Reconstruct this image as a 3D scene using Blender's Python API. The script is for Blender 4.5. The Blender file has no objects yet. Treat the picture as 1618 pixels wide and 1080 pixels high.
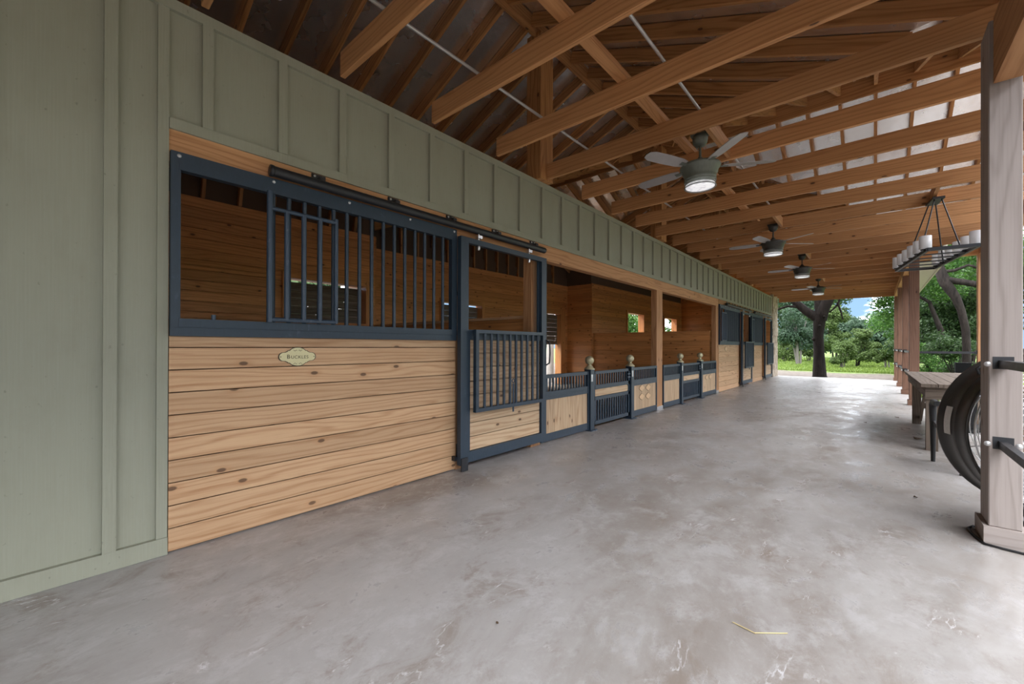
import bpy, bmesh, math, random
from mathutils import Vector, Matrix
random.seed(7)
C = bpy.context.scene.collection
PI = math.pi
WX = -3.07            # stall front plane

# ------------------------------------------------------------------ mesh builder
class MB:
    def __init__(s): s.v=[]; s.f=[]; s.uv=[]; s.t=[]; s.sm=[]
    def add(s, vs, fs, uvs=None, tone=None, smooth=False):
        n=len(s.v); s.v+= [tuple(p) for p in vs]
        tone = random.random() if tone is None else tone
        for i,f in enumerate(fs):
            s.f.append([n+k for k in f])
            if uvs: s.uv+= uvs[i]
            else:
                for k in f: p=vs[k]; s.uv.append((p[0]+p[1]*.7,p[2]+p[1]*.3))
            s.t.append(tone); s.sm.append(smooth)
        return s
    def frame_box(s, o, ax, ay, az, L, W, H, tone=None):
        """box at centre o, long axis ax (length L), ay (W), az (H); uv follows the grain"""
        ru,rv=random.random()*40,random.random()*40
        vs=[];c=[]
        for a in (-.5,.5):
            for b in (-.5,.5):
                for d in (-.5,.5):
                    vs.append(o+ax*(a*L)+ay*(b*W)+az*(d*H)); c.append((a*L,b*W,d*H))
        fs=[(0,1,3,2),(4,6,7,5),(0,4,5,1),(2,3,7,6),(0,2,6,4),(1,5,7,3)]
        if ax.cross(ay).dot(az)<0: fs=[tuple(reversed(f)) for f in fs]
        uv=[]
        for i,f in enumerate(fs):
            k=i if ax.cross(ay).dot(az)>=0 else i
            if i<2: uv.append([(c[j][1]+ru,c[j][2]+rv) for j in f])
            elif i<4: uv.append([(c[j][0]+ru,c[j][2]+rv) for j in f])
            else: uv.append([(c[j][0]+ru,c[j][1]+rv+.37) for j in f])
        return s.add(vs,fs,uv,tone)
    def box(s,x0,x1,y0,y1,z0,z1,tone=None,grain=None):
        d=[abs(x1-x0),abs(y1-y0),abs(z1-z0)]; A=[Vector((1,0,0)),Vector((0,1,0)),Vector((0,0,1))]
        k=d.index(max(d)) if grain is None else 'xyz'.index(grain)
        o=Vector(((x0+x1)/2,(y0+y1)/2,(z0+z1)/2)); i,j=(k+1)%3,(k+2)%3
        return s.frame_box(o,A[k],A[i],A[j],d[k],d[i],d[j],tone)
    def bar(s,p0,p1,w,h,up=(0,0,1),tone=None):
        p0,p1=Vector(p0),Vector(p1); ax=(p1-p0); L=ax.length; ax.normalize()
        up=Vector(up); ay=up.cross(ax)
        if ay.length<1e-4: ay=Vector((1,0,0)).cross(ax)
        ay.normalize(); az=ax.cross(ay)
        return s.frame_box((p0+p1)/2,ax,ay,az,L,w,h,tone)
    def path(s,pts,r,n=10,cap=True,tone=.5,radii=None):
        pts=[Vector(p) for p in pts]; N=len(pts); rings=[]; ref=None
        acc=0; us=[]
        for i,p in enumerate(pts):
            t=(pts[min(i+1,N-1)]-pts[max(i-1,0)]).normalized()
            if ref is None:
                ref=Vector((0,0,1)) if abs(t.z)<.9 else Vector((1,0,0))
            a=(ref-t*ref.dot(t)).normalized(); b=t.cross(a); ref=a
            rr=radii[i] if radii else r
            rings.append([p+(a*math.cos(2*PI*k/n)+b*math.sin(2*PI*k/n))*rr for k in range(n)])
            if i: acc+=(p-pts[i-1]).length
            us.append(acc)
        vs=[q for R in rings for q in R]; fs=[];uv=[]
        for i in range(N-1):
            for k in range(n):
                k2=(k+1)%n
                fs.append((i*n+k,i*n+k2,(i+1)*n+k2,(i+1)*n+k))
                uv.append([(us[i],k/n*.3),(us[i],(k+1)/n*.3),(us[i+1],(k+1)/n*.3),(us[i+1],k/n*.3)])
        s.add(vs,fs,uv,tone,True)
        if cap:
            s.add(rings[0],[tuple(reversed(range(n)))],None,tone); s.add(rings[-1],[tuple(range(n))],None,tone)
        return s
    def tube(s,p0,p1,r,n=10,tone=.5): return s.path([p0,p1],r,n,True,tone)
    def lathe(s,prof,c,n=24,axis=(0,0,1),tone=.5,smooth=True):
        """prof: (radius, height along axis)"""
        ax=Vector(axis).normalized(); a=Vector((1,0,0)) if abs(ax.x)<.9 else Vector((0,1,0))
        a=(a-ax*a.dot(ax)).normalized(); b=ax.cross(a); c=Vector(c)
        vs=[];fs=[]
        for r,h in prof:
            for k in range(n): vs.append(c+ax*h+(a*math.cos(2*PI*k/n)+b*math.sin(2*PI*k/n))*r)
        for i in range(len(prof)-1):
            for k in range(n):
                k2=(k+1)%n; fs.append((i*n+k,i*n+k2,(i+1)*n+k2,(i+1)*n+k))
        s.add(vs,fs,None,tone,smooth); return s
    def ball(s,c,r,n=16,tone=.5):
        pr=[(max(1e-4,r*math.sin(PI*i/10)),-r*math.cos(PI*i/10)) for i in range(11)]
        return s.lathe(pr,c,n,tone=tone)
    def prism(s,poly,o,ax,ay,az,depth,tone=None):
        """polygon (2d) in ax,ay extruded along az"""
        o,ax,ay,az=[Vector(q) for q in (o,ax,ay,az)]; n=len(poly)
        vs=[o+ax*p[0]+ay*p[1] for p in poly]+[o+ax*p[0]+ay*p[1]+az*depth for p in poly]
        fs=[tuple(reversed(range(n))),tuple(range(n,2*n))]+[(k,(k+1)%n,n+(k+1)%n,n+k) for k in range(n)]
        uv=[[(vs[j].dot(ax),vs[j].dot(ay)) for j in f] for f in fs]
        return s.add(vs,fs,uv,tone)
    def build(s,name,mat,parent=None,origin=None):
        o0=Vector((0,0,0)) if origin is None else Vector(origin)
        base=o0.copy(); p=parent
        if parent is not None:
            base=Vector((0,0,0))
            while p is not None: base+=Vector(p.location); p=p.parent
            base+=o0 if origin is not None else Vector((0,0,0))
            if origin is not None: base=Vector(origin)
        me=bpy.data.meshes.new(name)
        me.from_pydata([tuple(Vector(v)-base) for v in s.v],[],s.f)
        uvl=me.uv_layers.new(name='UVMap')
        flat=[q for uv in s.uv for q in uv]
        uvl.data.foreach_set('uv',flat)
        at=me.attributes.new('tone','FLOAT','FACE'); at.data.foreach_set('value',s.t)
        me.polygons.foreach_set('use_smooth',s.sm)
        me.materials.append(mat); me.update()
        ob=bpy.data.objects.new(name,me); C.objects.link(ob)
        if parent is not None:
            ob.parent=parent
            pl=Vector((0,0,0)); p=parent
            while p is not None: pl+=Vector(p.location); p=p.parent
            ob.location=base-pl
        else: ob.location=base
        return ob

def tag(o,label=None,cat=None,group=None,kind=None):
    if label: o['label']=label
    if cat: o['category']=cat
    if group: o['group']=group
    if kind: o['kind']=kind
    return o
def thing(name,label,cat,loc=(0,0,0),group=None):
    o=bpy.data.objects.new(name,None); C.objects.link(o); o.location=loc; o.empty_display_size=.1
    return tag(o,label,cat,group)
def struct(mb,name,mat): return tag(mb.build(name,mat),kind='structure')
def copy_tree(o,parent=None):
    c=o.copy(); C.objects.link(c); c.parent=parent
    for ch in list(o.children): copy_tree(ch,c)
    return c
ORD=['first','second','third','fourth','fifth','sixth','seventh','eighth','ninth','tenth','eleventh','twelfth','thirteenth','fourteenth','fifteenth','sixteenth','seventeenth','eighteenth','nineteenth','twentieth','twenty-first','twenty-second','twenty-third','twenty-fourth','twenty-fifth','twenty-sixth']

# ------------------------------------------------------------------ materials
class N:
    def __init__(s,name):
        s.m=bpy.data.materials.new(name); s.m.use_nodes=True; s.t=s.m.node_tree; s.t.nodes.clear()
        s.out=s.t.nodes.new('ShaderNodeOutputMaterial')
        s.b=s.t.nodes.new('ShaderNodeBsdfPrincipled'); s.l(s.b.outputs[0],s.out.inputs[0])
    def l(s,a,b): s.t.links.new(a,b)
    def n(s,ty,**k):
        x=s.t.nodes.new('ShaderNode'+ty)
        for a,b in k.items(): setattr(x,a,b)
        return x
    def val(s,sock,v):
        if hasattr(v,'is_output') : s.l(v,sock)
        else: sock.default_value=v
    def math(s,op,a,b=0.0,c=None):
        x=s.n('Math',operation=op); s.val(x.inputs[0],a); s.val(x.inputs[1],b)
        if c is not None: s.val(x.inputs[2],c)
        return x.outputs[0]
    def mix(s,f,a,b,mode='MIX'):
        x=s.n('MixRGB',blend_type=mode); s.val(x.inputs[0],f)
        for i,q in ((1,a),(2,b)):
            if hasattr(q,'is_output'): s.l(q,x.inputs[i])
            else: x.inputs[i].default_value=(*q,1)
        return x.outputs[0]
    def noise(s,vec,scale=1,detail=3,rough=.55,dist=0):
        x=s.n('TexNoise'); s.l(vec,x.inputs['Vector']); x.inputs['Scale'].default_value=scale
        x.inputs['Detail'].default_value=detail; x.inputs['Roughness'].default_value=rough; x.inputs['Distortion'].default_value=dist
        return x.outputs['Fac']
    def ramp(s,f,stops):
        x=s.n('ValToRGB'); s.l(f,x.inputs[0]); e=x.color_ramp.elements
        while len(e)<len(stops): e.new(.5)
        for el,(p,c) in zip(e,stops): el.position=p; el.color=(*c,1) if len(c)==3 else c
        return x.outputs[0]
    def step(s,f,a,b):
        x=s.n('MapRange',interpolation_type='SMOOTHSTEP'); s.val(x.inputs[0],f); x.inputs[1].default_value=a; x.inputs[2].default_value=b
        return x.outputs[0]
    def comb(s,x,y,z):
        c=s.n('CombineXYZ'); s.val(c.inputs[0],x); s.val(c.inputs[1],y); s.val(c.inputs[2],z); return c.outputs[0]
    def obj(s): return s.n('TexCoord').outputs['Object']
    def sep(s,v):
        x=s.n('SeparateXYZ'); s.l(v,x.inputs[0]); return x.outputs
    def scale(s,v,k):
        x=s.n('Mapping'); s.l(v,x.inputs[0]); x.inputs['Scale'].default_value=k; return x.outputs[0]
    def bump(s,h,strength=.3,dist=.01):
        x=s.n('Bump'); s.l(h,x.inputs['Height']); x.inputs['Strength'].default_value=strength; x.inputs['Distance'].default_value=dist
        s.l(x.outputs[0],s.b.inputs['Normal'])
    def fin(s,col=None,rough=.5,metal=0,spec=.5):
        if col is not None:
            if hasattr(col,'is_output'): s.l(col,s.b.inputs['Base Color'])
            else: s.b.inputs['Base Color'].default_value=(*col,1)
        s.val(s.b.inputs['Roughness'],rough); s.val(s.b.inputs['Metallic'],metal)
        s.b.inputs['Specular IOR Level'].default_value=spec
        return s.m

def wood(name,light,dark,knot=(.05,.02,.01),rough=.6,var=.35,knots=.78,grain=1.0,grey=None,spec=.35,freq=110):
    k=N(name); uv=k.n('UVMap'); uv.uv_map='UVMap'
    x,y,_=k.sep(uv.outputs[0])
    tone=k.n('Attribute',attribute_name='tone').outputs['Fac']; rnd=k.n('ObjectInfo').outputs['Random']
    tw=k.math('ADD',k.math('MULTIPLY',tone,31.0),k.math('MULTIPLY',rnd,57.0))
    warp=k.noise(k.comb(k.math('MULTIPLY',x,.75),k.math('MULTIPLY',y,6.0),tw),1,2,.5)
    ring=k.math('SINE',k.math('ADD',k.math('MULTIPLY',y,float(freq)),k.math('MULTIPLY',warp,34.0)))
    ring=k.math('POWER',k.math('MULTIPLY_ADD',ring,.5,.5),3.2)
    fine=k.noise(k.comb(k.math('MULTIPLY',x,2.5),k.math('MULTIPLY',y,110.0),tw),1,3,.6)
    blot=k.noise(k.comb(k.math('MULTIPLY',x,1.3),k.math('MULTIPLY',y,2.5),tw),1,2,.5)
    f=k.math('ADD',k.math('MULTIPLY',ring,.62*grain),k.math('MULTIPLY',k.step(fine,.35,.75),.4*grain))
    f=k.math('ADD',f,k.math('MULTIPLY',k.math('SUBTRACT',blot,.5),.5))
    col=k.mix(f,light,dark)
    if grey: col=k.mix(k.step(blot,.35,.7),col,grey)
    v=k.math('ADD',k.math('MULTIPLY',tone,var),k.math('MULTIPLY',rnd,var*.8))
    v=k.math('SUBTRACT',1.0+var*.6,v)
    col=k.mix(1.0,col,k.comb(v,v,v),'MULTIPLY')
    vo=k.n('TexVoronoi',voronoi_dimensions='2D'); k.l(k.comb(k.math('ADD',k.math('MULTIPLY',x,3.0),tw),k.math('ADD',k.math('MULTIPLY',y,6.0),k.math('MULTIPLY',tw,1.7)),0.0),vo.inputs['Vector']); vo.inputs['Scale'].default_value=1
    gate=k.math('GREATER_THAN',k.sep(vo.outputs['Color'])[0],knots)
    d=vo.outputs['Distance']
    km=k.math('MULTIPLY',k.step(d,.095,.055),gate)
    halo=k.math('MULTIPLY',k.math('MULTIPLY',k.step(d,.24,.07),gate),.4)
    col=k.mix(halo,col,dark); col=k.mix(k.math('MULTIPLY',km,.8),col,knot)
    k.bump(k.math('ADD',ring,fine),.12,.004)
    return k.fin(col,rough,0,spec)

def paint(name,col,worn=(.16,.19,.23),rough=.42,amt=.5,metal=0):
    k=N(name); o=k.obj()
    a=k.noise(k.scale(o,(9,9,9)),1,5,.7); b=k.noise(k.scale(o,(60,60,14)),1,3,.6)
    m=k.math('MULTIPLY',k.step(a,.56,.78),k.step(b,.45,.7))
    c=k.mix(k.math('MULTIPLY',m,amt),col,worn)
    c=k.mix(k.math('MULTIPLY',k.step(b,.3,.8),.25),c,[q*1.7 for q in col])
    return k.fin(c,k.math('MULTIPLY_ADD',a,.25,rough-.1),metal,.5)
def plain(name,col,rough=.5,metal=0,spec=.5,var=.12,sc=14):
    k=N(name); a=k.noise(k.scale(k.obj(),(sc,sc,sc)),1,4,.6)
    f=k.math('MULTIPLY_ADD',a,2*var,1-var)
    return k.fin(k.mix(1.0,col,k.comb(f,f,f),'MULTIPLY'),rough,metal,spec)

M={}
M['board']=wood('stall_board_pine',(.66,.42,.235),(.43,.215,.095),knot=(.07,.035,.018),rough=.55,var=.22,knots=.66,grain=.85,freq=150)
M['panel']=wood('pale_pine',(.63,.45,.28),(.43,.26,.14),rough=.6,var=.2,knots=.8)
M['inner']=wood('oiled_pine_cladding',(.70,.32,.115),(.45,.175,.05),knot=(.035,.012,.005),rough=.42,var=.30,knots=.62,grain=.8)
M['joist']=wood('joist_pine',(.58,.295,.125),(.34,.145,.05),rough=.6,var=.24,knots=.84,grain=.75,freq=170)
M['rafter']=wood('rafter_pine',(.50,.245,.092),(.29,.12,.038),rough=.6,var=.3,knots=.86)
M['post']=wood('post_cedar',(.50,.265,.125),(.33,.15,.06),rough=.65,var=.2,knots=.93)
M['porchpost']=wood('stained_porch_post',(.235,.125,.08),(.15,.075,.045),rough=.6,var=.25,knots=.93)
M['greywood']=wood('weathered_post_wood',(.40,.345,.315),(.27,.225,.20),knot=(.12,.075,.05),rough=.75,var=.2,knots=.95,grain=.75)
M['table']=wood('weathered_table_wood',(.20,.155,.12),(.10,.07,.05),rough=.8,var=.35,knots=.97,grain=1.0)
M['navy']=paint('navy_steel_paint',(.019,.034,.052),amt=.6)
M['navyworn']=paint('worn_navy_steel',(.03,.05,.078),amt=.9,worn=(.25,.28,.32))
M['black']=paint('black_steel',(.012,.013,.016),worn=(.07,.07,.075),amt=.4)
M['binblack']=plain('black_bin_plastic',(.004,.004,.0045),.8,0,.1)
M['rubber']=plain('black_rubber',(.012,.012,.013),.6)
M['drum']=paint('scuffed_black_drum',(.028,.026,.024),worn=(.13,.12,.10),amt=.7,rough=.32)
M['chrome']=plain('bright_zinc',(.75,.76,.78),.3,1,.5)
M['emt']=plain('galvanized_conduit',(.55,.54,.52),.45,.6)
M['bolt']=plain('pale_bolt_head',(.6,.6,.6),.4,.5)
M['brass']=paint('aged_brass',(.50,.45,.29),worn=(.27,.33,.22),amt=.5,rough=.42,metal=.5)
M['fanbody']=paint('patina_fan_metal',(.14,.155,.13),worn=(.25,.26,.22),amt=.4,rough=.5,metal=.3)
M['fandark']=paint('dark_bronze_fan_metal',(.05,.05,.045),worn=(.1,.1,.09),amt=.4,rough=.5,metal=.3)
M['blade']=plain('brushed_silver_blade',(.42,.40,.39),.45,.5)
M['plate']=plain('cream_name_plate',(.66,.60,.34),.45,0,.5,.06,60)
M['plate2']=plain('tan_name_plate',(.68,.46,.25),.45,0,.5,.06,60)
M['ink']=plain('dark_brown_ink',(.05,.035,.02),.6)
M['osb']=plain('dark_sheathing_board',(.10,.06,.035),.8)
M['straw']=plain('straw',(.62,.5,.25),.7)
M['leafdry']=plain('dry_leaf',(.10,.06,.035),.8)
M['sticker']=plain('worn_white_sticker',(.55,.53,.5),.6,0,.4,.2,60)
M['soffit']=plain('cream_soffit',(.55,.52,.44),.6)
M['shutter']=wood('grey_shutter_wood',(.20,.165,.13),(.11,.085,.065),rough=.8,var=.3,knots=.95)

def green():
    k=N('sage_fibre_siding'); o=k.obj(); x,y,z=k.sep(o)
    w=k.noise(k.comb(k.math('MULTIPLY',y,6.0),k.math('MULTIPLY',z,.35),1.0),1,2,.5)
    g=k.math('SINE',k.math('ADD',k.math('MULTIPLY',y,420.0),k.math('MULTIPLY',w,22.0)))
    f=k.noise(k.comb(k.math('MULTIPLY',y,160.0),k.math('MULTIPLY',z,3.0),0.0),1,3,.6)
    dirt=k.noise(k.scale(o,(1,5,3)),1,5,.65); spk=k.noise(k.scale(o,(40,40,26)),1,2,.5)
    c=k.mix(k.math('MULTIPLY',k.step(dirt,.45,.8),.3),(.290,.293,.222),(.225,.213,.152))
    c=k.mix(k.math('MULTIPLY',k.step(spk,.70,.80),.5),c,(.12,.12,.09))
    c=k.mix(k.math('MULTIPLY',k.step(f,.4,.7),.10),c,(.38,.40,.33))
    k.bump(k.math('ADD',k.math('MULTIPLY',g,.5),k.math('MULTIPLY',f,2.0)),.12,.002)
    return k.fin(c,.55,0,.35)
M['green']=green()
def concrete():
    k=N('stained_concrete'); o=k.obj()
    a=k.noise(k.scale(o,(.9,.5,1)),1,9,.68,.5); b=k.noise(k.scale(o,(3.2,2.2,1)),1,9,.74,.6); c=k.noise(k.scale(o,(22,16,1)),1,8,.75)
    d=k.noise(k.scale(o,(1.5,1.1,1)),1,8,.7,.8); e=k.noise(k.scale(o,(5,3.5,1)),1,8,.75,.3)
    col=k.mix(k.step(a,.36,.62),(.255,.226,.203),(.375,.358,.345))
    col=k.mix(k.math('MULTIPLY',k.step(b,.50,.66),.6),col,(.215,.172,.138))
    col=k.mix(k.math('MULTIPLY',k.step(e,.52,.36),.5),col,(.46,.45,.45))
    col=k.mix(k.math('MULTIPLY',k.step(c,.54,.72),.4),col,(.20,.175,.155))
    col=k.mix(k.math('MULTIPLY',k.step(c,.42,.30),.25),col,(.53,.52,.515))
    col=k.mix(k.math('MULTIPLY',k.step(d,.60,.70),.55),col,(.19,.145,.112))
    wv=k.noise(k.scale(o,(2.6,.8,1)),1,6,.62,1.6)
    lines=k.math('MULTIPLY',k.step(k.math('ABSOLUTE',k.math('SUBTRACT',wv,.5)),.014,.003),k.step(b,.54,.64))
    col=k.mix(k.math('MULTIPLY',lines,.7),col,(.66,.66,.68))
    k.bump(c,.10,.004)
    r=k.math('MULTIPLY_ADD',k.step(e,.35,.65),.20,.20); r=k.math('ADD',r,k.math('MULTIPLY',k.step(d,.42,.6),.16))
    r=k.math('ADD',r,k.math('MULTIPLY',k.step(a,.3,.7),.06))
    return k.fin(col,r,0,.55)
M['concrete']=concrete()
def foil():
    k=N('foil_faced_roof_decking'); o=k.obj()
    w=k.noise(k.scale(o,(2,2,2)),1,3,.6); s=k.noise(k.scale(o,(25,25,25)),1,2,.5)
    c=k.mix(k.math('MULTIPLY',k.step(s,.62,.7),.25),(.86,.85,.84),(.6,.58,.56))
    k.bump(w,.25,.05)
    return k.fin(c,k.math('MULTIPLY_ADD',w,.2,.16),.9,.5)
M['foil']=foil()
def dirt():
    k=N('stall_shavings_dirt'); o=k.obj(); a=k.noise(k.scale(o,(3,3,3)),1,6,.7)
    return k.fin(k.mix(k.step(a,.3,.7),(.12,.09,.065),(.28,.21,.14)),.95,0,.2)
M['dirt']=dirt()
def ground():
    k=N('grass_and_leaf_litter_ground'); o=k.obj(); x,y,z=k.sep(o)
    a=k.noise(k.scale(o,(.35,.35,1)),1,6,.65); b=k.noise(k.scale(o,(5,5,1)),1,5,.7)
    g=k.mix(k.step(b,.3,.7),(.06,.10,.018),(.125,.175,.04)); d=k.mix(k.step(b,.3,.7),(.065,.053,.044),(.15,.128,.108))
    near=k.math('SUBTRACT',k.math('MULTIPLY',k.math('SUBTRACT',31.0,y),.16),k.math('MULTIPLY',k.math('MAXIMUM',k.math('SUBTRACT',x,.6),0.0),k.math('MULTIPLY_ADD',k.step(y,12,17),1.0,.12)))
    m=k.step(k.math('ADD',near,k.math('MULTIPLY_ADD',a,2.0,-1.0)),.2,.7)
    return k.fin(k.mix(m,g,d),.95,0,.2)
M['ground']=ground()
def leaf(name,c1,c2):
    k=N(name); tone=k.n('Attribute',attribute_name='tone').outputs['Fac']
    c=k.mix(tone,c1,c2)
    k.l(c,k.b.inputs['Base Color']); k.b.inputs['Roughness'].default_value=.6; k.b.inputs['Specular IOR Level'].default_value=.25
    t=k.n('BsdfTranslucent'); k.l(c,t.inputs[0]); mx=k.n('MixShader'); mx.inputs[0].default_value=.35
    k.l(k.b.outputs[0],mx.inputs[1]); k.l(t.outputs[0],mx.inputs[2]); k.l(mx.outputs[0],k.out.inputs[0]); return k.m
M['leaf_dark']=leaf('oak_leaves',(.022,.05,.016),(.055,.10,.032))
M['leaf_blue']=leaf('juniper_leaves',(.03,.062,.036),(.07,.12,.07))
M['leaf_lime']=leaf('mesquite_leaves',(.055,.095,.025),(.115,.17,.05))
M['leaf_bright']=leaf('elm_leaves',(.03,.09,.014),(.085,.18,.035))
M['grass']=leaf('grass_blades',(.085,.14,.022),(.19,.26,.055))
def bark(c1=(.007,.0055,.0045),c2=(.030,.023,.020)):
    k=N('bark'); o=k.obj(); a=k.noise(k.scale(o,(9,9,2.2)),1,6,.7,.5)
    k.bump(a,.9,.05); return k.fin(k.mix(k.step(a,.3,.7),c1,c2),.9,0,.2)
M['bark']=bark()
M['bark_dark']=bark((.004,.003,.0025),(.016,.012,.010))
M['birch']=plain('whitish_bark',(.40,.37,.33),.9,0,.2,.3,8)
M['barkpale']=plain('pale_grey_bark',(.16,.145,.13),.9,0,.2,.3,8)
def stone():
    k=N('rough_pale_stone'); o=k.obj(); a=k.noise(k.scale(o,(5,5,4)),1,6,.7)
    k.bump(a,.8,.05); return k.fin(k.mix(k.step(a,.35,.65),(.27,.20,.14),(.62,.53,.43)),.9,0,.2)
M['stone']=stone()
def glass(name,rough,tint=(1,1,1)):
    k=N(name); k.b.inputs['Transmission Weight'].default_value=1; k.b.inputs['IOR'].default_value=1.25
    return k.fin(tint,rough,0,.5)
def shade_glass(name,col,tr):
    k=N(name); k.fin(col,.25,0,.6); t=k.n('BsdfTransparent'); mx=k.n('MixShader'); mx.inputs[0].default_value=tr
    k.l(k.b.outputs[0],mx.inputs[1]); k.l(t.outputs[0],mx.inputs[2]); k.l(mx.outputs[0],k.out.inputs[0]); return k.m
M['jar']=shade_glass('ribbed_frosted_glass',(.85,.86,.88),.3)
M['cage']=shade_glass('clear_cage_glass',(.35,.38,.36),.6)
def lens():
    k=N('lit_prismatic_lens'); o=k.obj(); a=k.n('TexVoronoi'); k.l(k.scale(o,(34,34,34)),a.inputs['Vector']); a.inputs['Scale'].default_value=1
    c=k.ramp(a.outputs['Distance'],[(0,(1,1,1)),(.8,(.42,.42,.46))])
    k.l(c,k.b.inputs['Emission Color']); k.b.inputs['Emission Strength'].default_value=LENS
    return k.fin((.8,.8,.8),.2)
LENS=.55
M['lens']=lens()

# ------------------------------------------------------------------ setting: slab, ground
mb=MB(); mb.prism([(-3.14,-12),(.86,-12),(.86,3.3),(1.85,3.3),(1.85,12.25),(.86,12.25),(.86,20.44),(-3.14,20.44)],(0,0,-.16),(1,0,0),(0,1,0),(0,0,1),.16,.5)
struct(mb,'floor',M['concrete'])
mb=MB(); mb.box(-7.5,-3.14,-12,20.44,-.16,-.01,.5); struct(mb,'floor_stalls',M['dirt'])
mb=MB(); mb.add([(-160,-60,-.17),(160,-60,-.17),(160,220,-.17),(-160,220,-.17)],[(0,1,2,3)],None,.5); struct(mb,'ground',M['ground'])

# ------------------------------------------------------------------ green board and batten siding
B0=.661; SP=.4235
mb=MB(); mb.box(-3.11,WX,-12,.48,0,3.2,.5)  # left wall carried on behind the camera to shut out near-end light
y=B0-SP
while y>-12: mb.box(WX-.002,WX+.028,y-.027,y+.027,.1,3.14,.5); y-=SP
mb.box(WX-.002,WX+.02,.428,.478,.1,3.14,.5)
mb.box(-6.6,.9,-6.1,-6.0,-.1,4.6,.5)  # unseen cross wall behind the camera, added to cut light from that end
struct(mb,'wall_left_and_added_near',M['green'])
mb=MB(); mb.box(WX-.002,WX+.03,-12,.478,.002,.1,.5); struct(mb,'baseboard_left',M['green'])
mb=MB(); mb.box(-3.10,WX,.48,19.3,2.455,3.2,.5)
y=B0
while y<19.2: mb.box(WX-.002,WX+.028,y-.027,y+.027,2.515,3.14,.5); y+=SP
struct(mb,'wall_left_upper',M['green'])
mb=MB(); mb.box(WX-.002,WX+.024,.48,19.25,2.452,2.515,.5); struct(mb,'trim_1',M['green'])
mb=MB(); mb.box(WX-.002,WX+.024,-12,19.25,3.14,3.203,.5); struct(mb,'trim_2',M['green'])

# header timber over the stalls
mb=MB(); mb.box(-3.17,-3.062,.48,11.7,2.262,2.452); tag(mb.build('header_beam',M['post']),'long pine header beam running above the near stall and both low fences','beam')
mb=MB(); mb.box(-3.17,-3.062,11.72,19.25,2.262,2.452); tag(mb.build('header_beam',M['post']),'pine header beam above the two far stalls','beam')

# timber posts standing in the stall front line
def timber(x0,x1,y0,y1,z0,z1,label,foot=False):
    t=thing('timber_post',label,'post',((x0+x1)/2,(y0+y1)/2,z0))
    MB().box(x0,x1,y0,y1,z0+(.03 if foot else 0),z1).build('shaft',M['post'],t)
    if foot: MB().box(x0-.012,x1+.012,y0-.012,y1+.012,z0,z0+.07).build('metal_foot',M['chrome'],t)
timber(-3.16,-3.055,2.65,2.755,0,2.26,'slim pine post between the BUCKLES stall grill and its sliding door')
timber(-3.18,-3.06,3.83,4.01,0,2.26,'pine post behind the far side of the nearest sliding door')
timber(-3.165,-3.06,7.60,7.88,0,2.26,'square pine post in the middle of the open bay between the two low fences',True)
timber(-3.165,-3.06,11.46,11.68,0,2.26,'pine post where the far low fence meets the second boarded stall',True)
timber(-3.16,-3.055,13.85,13.945,0,2.26,'narrow pine post beside the door of the middle stall')
timber(-3.16,-3.055,15.13,15.27,0,2.26,'narrow pine post between the middle stall door and the farthest stall')
timber(-3.16,-3.055,17.31,17.405,0,2.26,'narrow pine post beside the door of the farthest stall')
# ridge posts above the wall
for i,(yy,lab) in enumerate(((3.90,'stout timber post rising above the green wall behind the third joist'),(7.62,'timber post rising above the green wall beyond the first ceiling fan'),(11.4,'timber post rising above the green wall near the third ceiling fan'),(15.2,'timber post rising above the green wall near the fourth ceiling fan'))):
    tag(MB().box(-3.19,-2.98,yy,yy+.25,3.205,4.96).build('ridge_post',M['rafter'],origin=(-3.085,yy+.12,3.205)),lab,'post')

# ------------------------------------------------------------------ plank walls inside
def planks(mb,axis,c,a0,a1,z0,z1,thick,opens=(),h=.137,face=1):
    """boards along axis 'x' or 'y' on the plane at c, with openings (a0,a1,z0,z1)"""
    cuts=sorted(set([z0,z1]+[q for o in opens for q in (o[2],o[3]) if z0<q<z1]+[z0+i*h for i in range(int((z1-z0)/h)+1)]))
    rows=[(p,q) for p,q in zip(cuts,cuts[1:]) if q-p>.004]
    for p,q in rows:
        iv=[(a0,a1)]
        for o in opens:
            if o[2]<(p+q)/2<o[3]:
                nv=[]
                for s,e in iv:
                    if o[0]>s: nv.append((s,min(e,o[0])))
                    if o[1]<e: nv.append((max(s,o[1]),e))
                iv=[w for w in nv if w[1]-w[0]>.01]
        row=int(round((p-z0)/h)); tn=(row*.37+.13)%1
        for s,e in iv:
            t=(tn+random.random()*.3)%1
            if axis=='y': mb.box(c-thick/2,c+thick/2,s,e,p+.0035,q-.0035,t,'y')
            else: mb.box(s,e,c-thick/2,c+thick/2,p+.0035,q-.0035,t,'x')
            zc=(p+q)/2
            if axis=='y': mb.box(c-thick/2+.004,c+thick/2-.010,s,e,p-.0035,q+.0035,t,'y')
            else: mb.box(s,e,c-thick/2+.010,c+thick/2-.010,p-.0035,q+.0035,t,'x')
PT=3.15
w1=(2.45,3.75,1.56,2.25); w1b=(6.1,7.38,1.50,2.24); dr=(9.85,10.90,0.0,2.24)
w2=(13.72,15.10,1.62,2.42); w3=(17.15,18.55,1.62,2.42)
mb=MB(); planks(mb,'y',-6.72,.42,3.93,0,PT,.03,[w1]); planks(mb,'y',-7.52,3.95,11.3,0,PT,.03,[w1b,dr]); planks(mb,'y',-6.61,11.3,19.25,0,PT+.02,.03,[w2,w3])
struct(mb,'wall_back',M['inner'])
mb=MB()   # outer sheathing behind the cladding
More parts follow.
